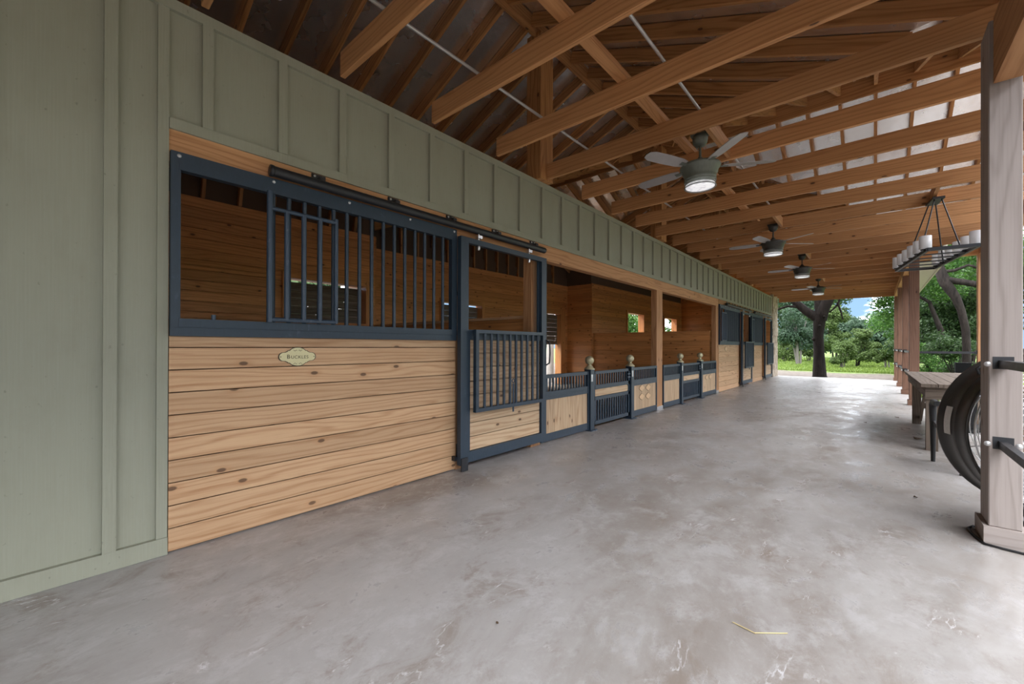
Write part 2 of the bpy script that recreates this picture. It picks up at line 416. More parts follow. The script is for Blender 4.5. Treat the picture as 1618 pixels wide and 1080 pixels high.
def sheath(x,a0,a1,z1,opens):
    for o in opens:
        mb.box(x-.16,x-.02,a0,o[0],-.16,z1,.5); mb.box(x-.16,x-.02,o[0],o[1],o[3],z1,.5)
        if o[2]>0: mb.box(x-.16,x-.02,o[0],o[1],-.16,o[2],.5)
        a0=o[1]
    mb.box(x-.16,x-.02,a0,a1,-.16,z1,.5)
sheath(-6.72,-12,3.93,3.60,[w1]); sheath(-6.61,11.3,19.4,3.60,[w2,w3])
sheath(-7.52,3.9,11.35,3.42,[w1b,dr])
mb.box(-7.66,-6.74,3.85,3.925,0,3.66,.5); mb.box(-7.66,-6.63,11.315,11.39,0,3.66,.5)
struct(mb,'wall_back_outer',M['osb'])
mb=MB(); mb.prism([(3.85,3.40),(11.39,3.40),(11.39,3.69),(7.95,5.14),(3.85,3.42)],(-7.68,0,0),(0,1,0),(0,0,1),(1,0,0),.1,.5); struct(mb,'wall_back_gable',M['osb'])
for i in range(16):
    yy=4.15+i*SP
    if yy>11.2: break
    zt=5.0-.42*abs(yy-7.95)
    o=MB().box(-7.58,-7.49,yy-.019,yy+.019,PT+.005,zt).build('wall_stud',M['rafter'],origin=(-7.53,yy,PT+.005)); tag(o,'bare pine stud above the cladding at the back of the open bay','stud','studs above the back wall cladding')
for i in range(9):
    yy=.55+i*SP
    if yy>3.9: break
    o=MB().bar((-6.70,yy,PT+.005),(-6.60,yy,3.50),.04,.09,up=(1,0,0)).build('wall_stud',M['rafter'],origin=(-6.7,yy,PT+.005)); tag(o,'leaning pine bar standing in for a rafter above the cladding at the back of the BUCKLES stall','stud','rafter stand-ins above the back wall of the near stall')  # leaning bars added in place of the stall's rafters, not wall studs
mb=MB(); planks(mb,'x',3.94,-7.52,-6.72,0,PT,.03); planks(mb,'x',11.30,-7.52,-6.60,0,PT,.03); struct(mb,'wall_back_return',M['inner'])
mb=MB(); planks(mb,'x',.44,-6.72,-3.12,0,PT,.03); struct(mb,'wall_stall_near',M['inner'])
mb=MB(); planks(mb,'x',19.25,-6.72,-3.12,0,3.4,.03); struct(mb,'wall_stall_far',M['inner'])
def partition(yy,x0,zt,label):
    t=thing('stall_partition',label,'partition',((x0-3.18)/2,yy,0))
    m2=MB(); planks(m2,'x',yy,x0,-3.185,-.005,zt-.035,.045); m2.build('boards',M['inner'],t)
    MB().box(x0,-3.185,yy-.045,yy+.045,zt-.033,zt).build('cap_rail',M['board'] if yy<5 else M['inner'],t)
partition(3.95,-6.70,1.575,'low plank partition behind the upper opening of the nearest sliding door')
partition(11.40,-6.59,1.615,'low plank partition at the far end of the open bay')
partition(15.15,-6.59,1.60,'low plank partition between the two far stalls')
# back wall window frames / shutters / dutch door
def window(i,x,o,shut,mat='inner'):
    t=thing('window_%d'%i,None,None,(x,(o[0]+o[1])/2,o[2])); tag(t,kind='structure')
    f=MB()
    f.box(x-.20,x+.035,o[0]-.07,o[0]+.02,o[2]-.07,o[3]+.07,None,'z'); f.box(x-.20,x+.035,o[1]-.02,o[1]+.07,o[2]-.07,o[3]+.07,None,'z')
    f.box(x-.20,x+.035,o[0]+.02,o[1]-.02,o[3]-.02,o[3]+.07); f.box(x-.20,x+.035,o[0]+.02,o[1]-.02,o[2]-.07,o[2]+.02)
    f.build('window_frame',M[mat],t)
    if shut:
        s=MB()
        n=5; h=(o[3]-o[2]-.075)/n
        for k in range(n): s.box(x-.17,x-.14,o[0]+.025,o[1]-.025,o[2]+.022+k*h,o[2]+.022+(k+1)*h-.004)
        s.build('shutter',M['shutter'],t)
window(1,-6.70,w1,True); window(2,-7.50,w1b,True); window(3,-6.595,w2,False); window(4,-6.595,w3,False)
t=thing('door_1',None,None,(-7.5,10.37,0)); tag(t,kind='structure')
f=MB(); f.box(-7.70,-7.47,dr[0]-.12,dr[0]+.02,0,2.36); f.box(-7.70,-7.47,dr[1]-.02,dr[1]+.22,0,2.36,None,'z'); f.box(-7.70,-7.47,dr[0]+.02,dr[1]-.02,2.22,2.36); f.build('door_frame',M['inner'],t)
s=MB()
for k in range(7): s.box(-7.66,-7.62,dr[0]+.03,dr[1]-.03,1.26+k*.135,1.26+(k+1)*.135-.005)
s.build('upper_leaf',M['shutter'],t)
l=MB(); l.path([(-7.61,10.68,1.36),(-7.56,10.68,1.36),(-7.55,10.68,1.44)],.012,8); l.ball((-7.55,10.68,1.45),.03,10); l.build('latch',M['chrome'],t)

# ------------------------------------------------------------------ stall fronts
def outline(w,h,n=10):
    """scalloped name plate outline, w x h"""
    q=[(.5,0),(.49,.09),(.46,.17),(.41,.22),(.33,.23),(.27,.29),(.25,.33),(.22,.32),(.19,.38),(.13,.45),(.065,.49),(0,.5)]
    P=q+[(-x,y) for x,y in reversed(q[:-1])]
    P=P+[(x,-y) for x,y in reversed(P[1:-1])]
    return [(x*w,y*h) for x,y in P]
def name_plate(yc,zc,w,h,x,label,text,mat,group=None):
    t=thing('name_plate',label,'name plate',(x,yc,zc),group)
    MB().prism(outline(w,h),(x,yc,zc),(0,1,0),(0,0,1),(1,0,0),.004,.5).build('border',M['ink'],t)
    MB().prism(outline(w-.012,h-.010),(x+.003,yc,zc),(0,1,0),(0,0,1),(1,0,0),.003,.5).build('face',M[mat],t)
    if text:
        for s in (-1,1): MB().lathe([(.0001,.002),(.0035,.002),(.0035,0)],(x+.006,yc+s*w*.44,zc),10,(1,0,0)).build('screw',M['ink'],t)
        def lett(ch,size,yl,zb):
            cu=bpy.data.curves.new('lettering','FONT'); cu.body=ch; cu.size=size; cu.extrude=.0004; cu.space_character=1.12
            o0=bpy.data.objects.new('lettering',cu); C.objects.link(o0); bpy.context.view_layer.update(); me=bpy.data.meshes.new_from_object(o0.evaluated_get(bpy.context.evaluated_depsgraph_get())); bpy.data.objects.remove(o0); me.materials.clear(); me.materials.append(M['ink']); o=bpy.data.objects.new('lettering',me); C.objects.link(o); o.parent=t
            o.matrix_parent_inverse=Matrix.Identity(4); o.rotation_euler=(PI/2,0,PI/2); o.location=(.0066,yl-yc,zb-zc)
        lett('B',.040,yc-.073,zc-.013); lett('UCKLES',.031,yc-.046,zc-.013)
        for s,zz in ((1,.043),(-1,-.047)):
            m=MB()
            for q in (-1,1):
                m.path([(x+.0065,yc+q*(.006+.024*a/8),zc+zz+.004*s*math.sin(a*1.1)) for a in range(9)],.0012,5)
            m.build('flourish',M['ink'],t)
    return t
def stall_front(d,which,first):
    """boards + grill front whose near edge is at .48+d"""
    x=-3.075
    t=thing('stall_planking',which+' boarded stall front with horizontal pine planks under its grill','stall front',(x,1.55+d,0))
    m=MB(); h=.1305
    zz=.012
    while zz<1.25:
        z1=min(zz+h,1.252)
        m.box(x-.03,x+.025,.482+d,2.645+d,zz+.003,z1-.003,None,'y'); m.box(x-.03,x+.018,.482+d,2.645+d,zz-.003,z1+.003 if z1<1.25 else z1,None,'y'); zz+=h
    m.build('boards',M['board'],t)
    g=thing('stall_grill','navy steel window grill of the '+('BUCKLES stall with its feed door folded open' if first else which[0].lower()+which[1:]+' stall with closed feed door'),'grill',(-3.05,1.55+d,1.25))
    f=MB(); x0,x1=-3.06,-3.02
    f.box(x0,x1,.482+d,2.633+d,1.253,1.305,.5,'y'); f.box(x0,x1+.01,.52+d,2.57+d,1.305,1.355,.5,'y')
    f.box(x0,x1,.482+d,2.633+d,2.265,2.318,.5,'y'); f.box(x0,x1+.01,.52+d,2.57+d,2.213,2.265,.5,'y')
    f.box(x0,x1+.005,.482+d,.527+d,1.305,2.265,.5,'z'); f.box(x0,x1+.005,2.568+d,2.633+d,1.305,2.265,.5,'z')
    f.build('frame',M['navy'],g)
    for i in range(15):
        yb=1.018+i*.1042+d
        MB().tube((-3.04,yb,1.35),(-3.04,yb,2.22),.0145 if i else .019,12).build('bar',M['navy'],g)
    for yb in (.52,1.02,1.55,2.1,2.6): MB().lathe([(.0001,.008),(.008,.006),(.011,0)],(-3.02,yb+d,2.295),10,(1,0,0)).build('bolt',M['bolt'],g)
    MB().tube((-3.03,.69+d,1.352),(-3.03,.69+d,1.385),.012,10).build('stop_pin',M['navyworn'],g)
    q=0 if first else -.46
    xg=-2.985
    e=MB(); e.tube((xg,.985+d+q,1.352),(xg,.985+d+q,2.215),.0185,12); e.tube((xg,1.43+d+q,1.362),(xg,1.43+d+q,2.13),.015,12)
    e.tube((xg,.985+d+q,2.105),(xg,1.43+d+q,2.105),.014,12); e.tube((xg,.985+d+q,1.372),(xg,1.43+d+q,1.372),.0155,12)
    fd=e.build('feed_door',M['navyworn'],g)
    for k in range(3):
        yb=1.09+k*.111+d+q; MB().tube((xg,yb,1.375),(xg,yb,2.105),.0165,12).build('feed_bar',M['navyworn'],fd)
    # sliding door
    dd=thing('sliding_door',('nearest' if first else which[0].lower()+which[1:])+' navy sliding stall door with drop grill over pine boards','door',(-2.98,3.3+d,0))
    f=MB(); a,b=-3.0,-2.95
    f.box(a,b,2.625+d,2.725+d,.06,2.252,.5,'z'); f.box(a,b,3.895+d,3.99+d,.06,2.252,.5,'z')
    f.box(a,b,2.725+d,3.895+d,2.20,2.252,.5,'y'); f.box(a,b,2.725+d,3.895+d,.072,.175,.5,'y'); f.box(a,b,2.725+d,3.895+d,1.262,1.36,.5,'y')
    f.box(a,a+.012,3.86+d,3.9+d,.17,2.2,.5,'z'); f.box(b-.045,b-.005,2.724+d,2.752+d,.175,1.262,.5,'z')
    f.build('frame',M['navy'],dd)
    m=MB(); planks(m,'y',-2.985,2.735+d,3.885+d,.175,1.262,.02,(),.136); m.build('board_panel',M['panel'],dd)
    xf=-2.905
    f=MB(); f.box(xf-.02,xf+.02,2.765+d,2.805+d,.555,1.36,.5,'z'); f.box(xf-.02,xf+.02,3.835+d,3.875+d,.555,1.36,.5,'z')
    f.box(xf-.02,xf+.02,2.805+d,3.835+d,1.325,1.36,.5,'y'); f.box(xf-.02,xf+.02,2.805+d,3.835+d,.555,.592,.5,'y')
    f.box(xf-.07,xf-.01,2.80+d,2.84+d,1.315,1.335,.5); f.box(xf-.07,xf-.01,3.78+d,3.82+d,1.315,1.335,.5)
    df=f.build('drop_grill',M['navy'],dd)
    for k in range(10):
        yb=2.90+k*.0955+d; MB().tube((xf,yb,.58),(xf,yb,1.335),.0155,12).build('grill_bar',M['navy'],df)
    MB().tube((xf,3.335+d,.50),(xf,3.335+d,.80),.01,8).lathe([(.02,-.006),(.026,0),(.02,.006),(.014,0),(.02,-.006)],(xf,3.335+d,.83),14,(1,0,0)).build('drop_latch',M['navyworn'],dd)
    for yb in (2.885,3.69):
        r=MB(); r.box(-3.0,-2.955,yb-.03+d,yb+.03+d,2.275,2.305,.5); r.tube((-2.98,yb+d,2.16),(-2.98,yb+d,2.34),.009,8); r.lathe([(.014,-.02),(.018,0),(.014,.018)],(-2.98,yb+d,2.185),8); r.build('roller_hanger',M['chrome'],dd)
    h=MB(); h.path([(-2.96,3.985+d,1.28),(-2.92,4.01+d,1.25),(-2.915,4.015+d,1.12),(-2.92,4.01+d,1.0),(-2.96,3.985+d,.97)],.009,8); h.build('pull_handle',M['black'],dd)
    g2=MB(); g2.box(-3.054,-3.046,2.66+d,2.70+d,.10,.25,.5); g2.box(-3.05,-3.0,2.60+d,2.622+d,.10,.14,.5); g2.box(-2.948,-2.936,2.63+d,2.71+d,.004,.13,.5); g2.build('floor_guide',M['black'],dd)
    # overhead track
    tr=thing('door_track',('nearest' if first else which[0].lower()+which[1:])+' black round door track bolted to the header beam','track',(-2.99,2.5+d,2.35))
    m=MB(); m.path([(-2.985,.99+d,2.352),(-2.985,3.99+d,2.352)],.034,16); m.lathe([(.0001,0),(.038,0),(.038,.02),(.034,.02)],(-2.985,.985+d,2.352),16,(0,1,0)); m.build('track_tube',M['black'],tr)
    for yb in (1.33,1.955,2.58,3.205,3.85):
        p=MB(); p.box(-3.062,-3.05,yb-.05+d,yb+.05+d,2.412,2.446,.5); p.box(-3.05,-2.985,yb-.02+d,yb+.02+d,2.38,2.414,.5)
        br=p.build('track_bracket',M['black'],tr)
        for s in (-.028,.028): MB().lathe([(.0001,.006),(.009,.004),(.010,0)],(-3.05,yb+s+d,2.431),8,(1,0,0)).build('bracket_bolt',M['bolt'],br)
stall_front(0,'Nearest',True)
stall_front(11.2,'Middle',False)
stall_front(14.66,'Farthest',False)
name_plate(1.186,1.122,.252,.136,-3.049,'cream name plate lettered BUCKLES on the nearest stall boards','BUCKLES','plate')
name_plate(12.37,1.145,.25,.135,-3.049,'tan name plate high on the middle stall boards',None,'plate2')
name_plate(15.95,1.145,.25,.135,-3.049,'tan name plate on the farthest stall boards',None,'plate2')

# ------------------------------------------------------------------ low fences of the open bay
def fence_panel(a,b,label,pick):
    x0,x1=-3.095,-3.045
    t=thing('low_fence',label,'fence',(WX,(a+b)/2,0))
    f=MB(); f.box(x0,x1,a,b,.80,.845,.5,'y'); f.box(x0,x1,a,b,.535,.635,.5,'y'); f.box(x0,x1,a,b,.02,.115,.5,'y')
    f.box(x0+.004,x1+.003,a,a+.035,.02,.84,.5,'z'); f.box(x0+.004,x1+.003,b-.035,b,.02,.84,.5,'z'); f.box(x0+.01,x1+.006,a,b,.575,.582,.5,'y')
    f.build('frame',M['navy'],t)
    for k in range(pick):
        yb=a+.04+(b-a-.08)*(k+.5)/pick; MB().box(WX-.008,WX+.008,yb-.012,yb+.012,.63,.805,.5,'z').build('picket',M['navy'],t)
    m=MB(); n=max(5,round((b-a-.07)/.125)); w=(b-a-.07)/n
    for k in range(n): m.box(WX-.012,WX+.014,a+.035+k*w+.001,a+.035+(k+1)*w-.001,.112,.54,None,'z'); m.box(WX-.012,WX+.010,a+.035+k*w-.001,a+.035+(k+1)*w+.001,.112,.54,None,'z')
    m.build('wood_panel',M['panel'],t)
def fence_gate(a,b,label):
    x0,x1=-3.09,-3.045
    t=thing('fence_gate',label,'gate',(WX,(a+b)/2,0))
    f=MB(); f.box(x0,x1,a,b,.795,.838,.5,'y'); f.box(x0,x1,a,b,.575,.635,.5,'y'); f.box(x0,x1,a,b,.415,.465,.5,'y'); f.box(x0,x1,a,b,.06,.115,.5,'y')
    f.box(x0,x1,a,a+.05,.06,.838,.5,'z'); f.box(x0,x1,b-.05,b,.06,.838,.5,'z'); f.build('frame',M['navy'],t)
    for k in range(14):
        yb=a+.06+(b-a-.12)*(k+.5)/14
        MB().box(WX-.008,WX+.008,yb-.012,yb+.012,.63,.80,.5,'z').build('picket',M['navy'],t)
        MB().box(WX-.008,WX+.008,yb-.012,yb+.012,.11,.42,.5,'z').build('picket',M['navyworn'],t)
    w=MB(); y0,y1=a+.055,b-.055
    w.prism([(y0+.02,.47),(y1-.02,.47),(y1,.49),(y1,.555),(y1-.02,.57),(y0+.02,.57),(y0,.555),(y0,.49)],(WX-.012,0,0),(0,1,0),(0,0,1),(1,0,0),.028); w.build('wood_strip',M['panel'],t)
    l=MB(); l.box(x1,x1+.02,b-.11,b-.02,.74,.76,.5); l.box(x1,x1+.02,b-.11,b-.02,.69,.71,.5); l.tube((x1+.01,b-.06,.64),(x1+.01,b-.06,.80),.007,8); l.build('latch',M['navyworn'],t)
    for zz in (.25,.62): MB().tube((x1,a+.005,zz-.06),(x1,a+.005,zz+.06),.014,8).build('hinge',M['navyworn'],t)
def fence_post(yc,label):
    t=thing('fence_post',label,'fence post',(WX,yc,0)); w=.052
    m=MB(); m.box(WX-w,WX+w,yc-w,yc+w,.005,.872,.5,'z'); m.build('shaft',M['navy'],t)
    MB().box(WX-.085,WX+.085,yc-.085,yc+.085,0,.012,.5).build('base_plate',M['navyworn'],t)
    MB().lathe([(.078,0),(.078,.008),(.062,.02),(.05,.034),(.034,.05),(.026,.062),(.026,.07)],(WX,yc,.872),24).build('finial_base',M['brass'],t)
    MB().ball((WX,yc,1.0),.064,24).build('finial_ball',M['brass'],t)
    MB().box(WX+w,WX+w+.006,yc-.045,yc+.0,.70,.80,.5).build('strike_plate',M['bolt'],t)
fence_panel(4.015,5.135,'low navy fence panel right beside the nearest sliding door',15)
fence_post(5.19,'navy fence post with brass ball, first beyond the sliding door')
fence_gate(5.26,6.44,'low navy fence gate nearer than the middle pine post')
fence_post(6.50,'navy fence post with brass ball carrying the latch of the nearer gate')
fence_panel(6.565,7.585,'low navy fence panel holding four tan name plates',13)
fence_panel(7.90,8.82,'low navy fence panel just beyond the middle pine post',13)
fence_post(8.885,'navy fence post with brass ball on the hinge side of the farther gate')
fence_gate(8.955,10.13,'low navy fence gate farther than the middle pine post')
fence_post(10.20,'navy fence post with brass ball, farthest of the four')
fence_panel(10.27,11.445,'low navy fence panel holding two tan name plates',13)
for yy,zz,lab in ((6.93,.475,'tan name plate, upper near one of the four on the fence panel'),(7.20,.467,'tan name plate, upper far one of the four on the fence panel'),(6.93,.325,'tan name plate, lower near one of the four on the fence panel'),(7.20,.318,'tan name plate, lower far one of the four on the fence panel'),
                  (10.66,.455,'tan name plate, nearer of the pair on the far fence panel'),(10.95,.455,'tan name plate, farther of the pair on the far fence panel')):
    name_plate(yy,zz,.21,.118,-3.055,lab,None,'plate2','plates on the fence panels')

# far corner column
t=MB()
for i in range(12):
    a=random.uniform(-.02,.03); t.box(-3.42,-3.03+random.uniform(-.012,.014),19.28,20.40+random.uniform(-.03,.02),i*.277,(i+1)*.277-.006)
t=tag(t.build('corner_column',M['stone'],origin=(-3.2,19.65,0)),'rough pale stone column at the far corner of the stalls','column')

# ------------------------------------------------------------------ joists, rafters, roof
k=0; JY=[]
for i in range(-4,23):
    y1=1.511+.853*i
    if y1>20.3: break
    wide = 3.9<y1<12.1
    xr=1.68 if wide else .72
    j=MB().box(-3.02,xr,y1-.04,y1,3.222,3.41)
    o=j.build('ceiling_joist',M['joist'],origin=(-3.02,y1,3.222)); 
    if i<6: bv=o.modifiers.new('b','BEVEL'); bv.width=.004; bv.segments=1
    JY.append(y1)
    if i>=0: lab='pine ceiling joist spanning the porch, %s in front of the camera'%ORD[i]
    else: lab='pine ceiling joist over the near end of the porch, %s behind the first visible one'%ORD[-1-i]
    tag(o,lab,'joist','ceiling joists across the porch')
SL=.42
def roofz(x,y): return 5.0-SL*min(abs(x+3.07),abs(y-7.95))
# rafters: p at lower edge; box centre raised
def rafter(p0,p1,label,group):
    p0,p1=Vector(p0),Vector(p1); up=Vector((0,0,.075))
    o=MB().bar(p0+up,p1+up,.04,.14).build('rafter',M['rafter'],origin=tuple(p0)); tag(o,label,'rafter',group)
yy=-3.8
while yy<20.4:
    ext=abs(yy-7.95)
    for sx in (1,-1):
        e=4.12
        if ext<4.15: e=min(4.12,ext)
        if e<.2: continue
        if sx<0 and not(.3<yy<19.3) and yy<0: pass
        x1=-3.07+sx*e
        if e<4.1: lab,grp=('short pine rafter ending at the cross gable, porch side','short rafters at the valley, porch side') if sx>0 else ('short pine rafter ending at the cross gable, stall side','short rafters at the valley, stall side')
        else:
            near=yy<7.95
            lab='full pine rafter on the %s roof slope, %s the cross gable'%('porch side' if sx>0 else 'stall side','before' if near else 'beyond'); grp=lab.replace('full pine rafter','rafters')
        rafter((-3.07+sx*.02,yy,5.0-SL*.02),(x1,yy,5.0-SL*e),lab,grp)
    yy+=SP
xx=-7.45
while xx<1.9:
    ext=min(abs(xx+3.07),4.05)
    if ext>.25:
        for sy in (1,-1):
            lab='pine rafter of the cross gable, %s slope, %s side'%('far' if sy>0 else 'near','porch' if xx>-3.07 else 'stall')
            rafter((xx,7.95+sy*.02,5.0-SL*.02),(xx,7.95+sy*ext,5.0-SL*ext),lab,lab.replace('pine rafter','rafters'))
    xx+=SP*.98
tag(MB().box(-3.09,-3.05,-12,20.4,4.93,5.14).build('ridge_board',M['rafter'],origin=(-3.07,8,4.93)),'long pine ridge board running the length of the barn roof','ridge board')
tag(MB().box(-7.55,-3.095,7.93,7.97,4.93,5.14).build('ridge_board',M['rafter'],origin=(-5.3,7.95,4.93)),'pine ridge board of the cross gable above the open bay','ridge board')
tag(MB().box(-3.045,2.0,7.93,7.97,4.88,5.14).build('ridge_board',M['rafter'],origin=(-.5,7.95,4.93)),'pine ridge board of the cross gable above the porch','ridge board')
# decking: the four slopes with valleys
def dk(x,y): return (x,y,roofz(x,y)+.158)
mb=MB(); R=(-3.07,7.95)
E=4.25
def slab(poly):
    vs=[Vector(p) for p in poly]; n=len(vs); up=Vector((0,0,.03))
    mb.add(vs+[v+up for v in vs],[tuple(range(n)),tuple(reversed(range(n,2*n)))]+[(k,(k+1)%n,n+(k+1)%n,n+k) for k in range(n)],None,.5)
zr=5.158; ze=5.158-SL*E
for sx in (1,-1):
    xe=-3.07+sx*E
    slab([(-3.07,-12,zr),(xe,-12,ze),(xe,7.95-E,ze),(-3.07,7.95,zr)])  # near end lengthened behind the camera to block light coming from there
    slab([(-3.07,7.95,zr),(xe,7.95+E,ze),(xe,20.6,ze),(-3.07,20.6,zr)])
for sy in (1,-1):
    ye=7.95+sy*E
    slab([(-3.07,7.95,zr),(2.1,7.95,zr),(2.1,ye,ze),(-3.07+E,ye,ze)])
    slab([(-3.07,7.95,zr),(-8.0,7.95,zr),(-8.0,ye,ze),(-3.07-E,ye,ze)])
struct(mb,'ceiling',M['foil'])
mb=MB()
mb.prism([(-6.9,3.42),(.75,3.42),(-3.07,5.03)],(0,20.42,0),(1,0,0),(0,0,1),(0,1,0),.06,.5)
struct(mb,'wall_far_gable',M['rafter'])

# strong-backs, conduits
tag(MB().box(-1.62,-1.53,-3.8,20.2,3.412,3.45).box(-1.62,-1.582,-3.8,20.2,3.45,3.54).build('strongback',M['joist'],origin=(-1.57,8,3.412)),'L-shaped pine strongback lying along the tops of the joists','brace')
c=MB(); c.path([(-2.43,-3.5,3.424),(-2.43,16,3.424)],.0125,8); tag(c.build('conduit',M['emt'],origin=(-2.43,6,3.424)),'thin metal conduit over the joists nearer the green wall','conduit')
c=MB(); c.path([(-1.23,-3.5,3.424),(-1.23,20,3.424)],.0125,8); tag(c.build('conduit',M['emt'],origin=(-1.23,8,3.424)),'thin metal conduit over the joists along the fans','conduit')

# right side posts and headers
def porch_post(x0,x1,y0,y1,zt,label,mat,bolts=True):
    t=thing('porch_post',label,'post',((x0+x1)/2,(y0+y1)/2,0))
    o=MB().box(x0,x1,y0,y1,.112,zt,None,'z').build('shaft',M[mat],t); bv=o.modifiers.new('b','BEVEL'); bv.width=.005; bv.segments=1
    m=MB(); m.box(x0-.022,x1+.022,y0-.022,y1+.022,0,.112,None,'x'); m.build('base_block',M[mat],t)
    return t
porch_post(.528,.664,3.82,4.07,3.2,'weathered grey near post beside the drum fan','greywood')
porch_post(.556,.709,11.9,12.05,3.03,'brown porch post behind the far end of the wooden table','porchpost')
porch_post(.556,.709,14.60,14.75,3.03,'brown porch post, second beyond the wooden table','porchpost')
porch_post(.556,.709,17.37,17.52,3.03,'brown porch post, third beyond the wooden table','porchpost')
porch_post(.556,.709,20.27,20.42,3.03,'brown porch post at the far corner of the slab','porchpost')
porch_post(1.51,1.66,11.9,12.05,3.0,'brown outer porch post at the far end of the steel rail','post')
porch_post(1.51,1.66,3.82,4.0,3.0,'brown outer porch post behind the near grey post','post')
def header(x0,x1,y0,y1,z0,z1,label,mat='joist'):
    tag(MB().box(x0,x1,y0,y1,z0,z1).build('header_beam',M[mat],origin=((x0+x1)/2,(y0+y1)/2,z0)),label,'beam')
header(.56,.70,11.86,20.4,3.035,3.22,'header beam resting on the row of far brown porch posts')
header(.715,1.72,11.90,12.04,3.0,3.20,'short header beam from the table post out to the outer porch post')
header(1.52,1.66,4.02,11.88,3.0,3.20,'outer header beam along the bump-out beside the chandelier')
header(.545,.665,-12,3.80,2.80,3.2,'header beam running from the near grey post toward the camera','post')
header(-3.0,.72,20.44,20.5,3.07,3.43,'end beam across the far opening above the slab edge')
mb=MB(); mb.box(.72,1.10,12.3,20.7,3.0,3.02,.5); mb.box(1.10,1.13,12.3,20.7,2.985,3.30,.5); tag(mb.build('eave_soffit',M['soffit'],origin=(.9,16,3.0)),'cream soffit under the eave beyond the table post','soffit')

# rails on posts
def rail(p0,p1,label,axis):
    t=thing('steel_rail',label,'rail',p0)
    MB().bar(p0,p1,.035,.045).build('rail_bar',M['black'],t)
    for p in (p0,p1):
        p=Vector(p); d=(Vector(p1)-Vector(p0)).normalized(); q=p+d*.012 if tuple(p)==tuple(p0) else p-d*.012
        b=MB()
        if axis=='y': b.box(q.x-.04,q.x+.045,q.y-.012,q.y+.012,q.z-.03,q.z+.045)
        else: b.box(q.x-.012,q.x+.012,q.y-.04,q.y+.04,q.z-.03,q.z+.045)
        br=b.build('rail_bracket',M['black'],t)
        if axis=='y':
            for s in (-.062,.062): MB().lathe([(.0001,.012),(.01,.01),(.016,0)],(q.x+s,q.y-.02 if s<0 else q.y-.02,q.z),10,(0,-1,0)).build('bracket_bolt',M['bolt'],br)
for zz,w in ((1.10,'upper'),(.615,'lower')):
    rail((.585,3.818,zz),(.585,-2,zz),'%s black steel rail running from the near grey post toward the camera'%w,'y')
    rail((.711,11.97,zz),(1.508,11.97,zz),'%s black steel rail between the table post and the outer post'%w,'x')
    for a,b,n in ((12.05,14.60,'table post and the second'),(14.75,17.37,'second and third'),(17.52,20.27,'third and far corner')):
        rail((.60,a+.002,zz),(.60,b-.002,zz),'%s black steel rail between the %s brown porch posts'%(w,n),'y')

# ------------------------------------------------------------------ ceiling fans
def fan(x,y,body,a0,label):
    z=3.25
    t=thing('ceiling_fan',label,'ceiling fan',(x,y,z-.5),'ceiling fans along the porch')
    MB().lathe([(.0001,0),(.07,0),(.07,-.035),(.062,-.07),(.04,-.095),(.014,-.10)],(x,y,z),24).build('canopy',M[body],t)
    MB().tube((x,y,z-.09),(x,y,z-.24),.0115,12).build('downrod',M[body],t)
    MB().lathe([(.012,-.20),(.02,-.205),(.03,-.225),(.055,-.25),(.12,-.262),(.178,-.285),(.186,-.30),(.18,-.312),(.165,-.32),(.158,-.365),(.150,-.375),(.142,-.405),(.145,-.42),(.0001,-.42)],(x,y,z),36).build('motor_housing',M[body],t)
    c=MB().lathe([(.141,-.418),(.141,-.49),(.134,-.502)],(x,y,z),36).build('glass_cage',M['cage'],t)
    MB().lathe([(.0001,-.497),(.10,-.497),(.131,-.49),(.131,-.47)],(x,y,z),36).build('light_lens',M['lens'],t)
    r=MB()
    for h in (-.44,-.495): r.lathe([(.1405,h-.004),(.146,h),(.1405,h+.004)],(x,y,z),36)
    r.build('cage_ring',M[body],c)
    for k in range(5):
        a=a0+k*2*PI/5; d=Vector((math.cos(a),math.sin(a),0)); n=Vector((-d.y,d.x,0)); tl=math.radians(12)
        w=(n*math.cos(tl)+Vector((0,0,1))*math.sin(tl)); up=d.cross(w)
        o=Vector((x,y,z-.305))
        b=MB(); pr=[(.20,-.045),(.27,-.06),(.45,-.066),(.60,-.062),(.655,-.04),(.665,0),(.655,.04),(.60,.062),(.45,.066),(.27,.06),(.20,.045)]
        b.prism(pr,o,d,w,up,.006,.5); bl=b.build('blade',M['blade'],t)
        ar=MB(); ar.bar(o+d*.15,o+d*.25,.04,.008,up=tuple(up)); ar.build('blade_arm',M[body],bl)
    # mounting block between joists
    lo=max(j for j in JY if j<=y+.05); hi=min(j for j in JY if j>lo+.1)-.04
    tag(MB().box(x+.08,x+.118,lo+.002,hi-.002,3.24,3.39).build('mounting_block',M['joist'],origin=(x+.1,lo,3.24)),'pine block between joists holding the '+label,'block')
    MB().box(x-.078,x+.08,y-.045,y+.045,z+.001,z+.022).build('mounting_plate',M[body],t)
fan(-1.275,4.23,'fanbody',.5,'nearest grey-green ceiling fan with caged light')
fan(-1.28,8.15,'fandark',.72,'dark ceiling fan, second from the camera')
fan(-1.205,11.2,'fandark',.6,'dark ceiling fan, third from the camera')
fan(-1.24,15.2,'fandark',.66,'smallest looking dark ceiling fan near the far end')

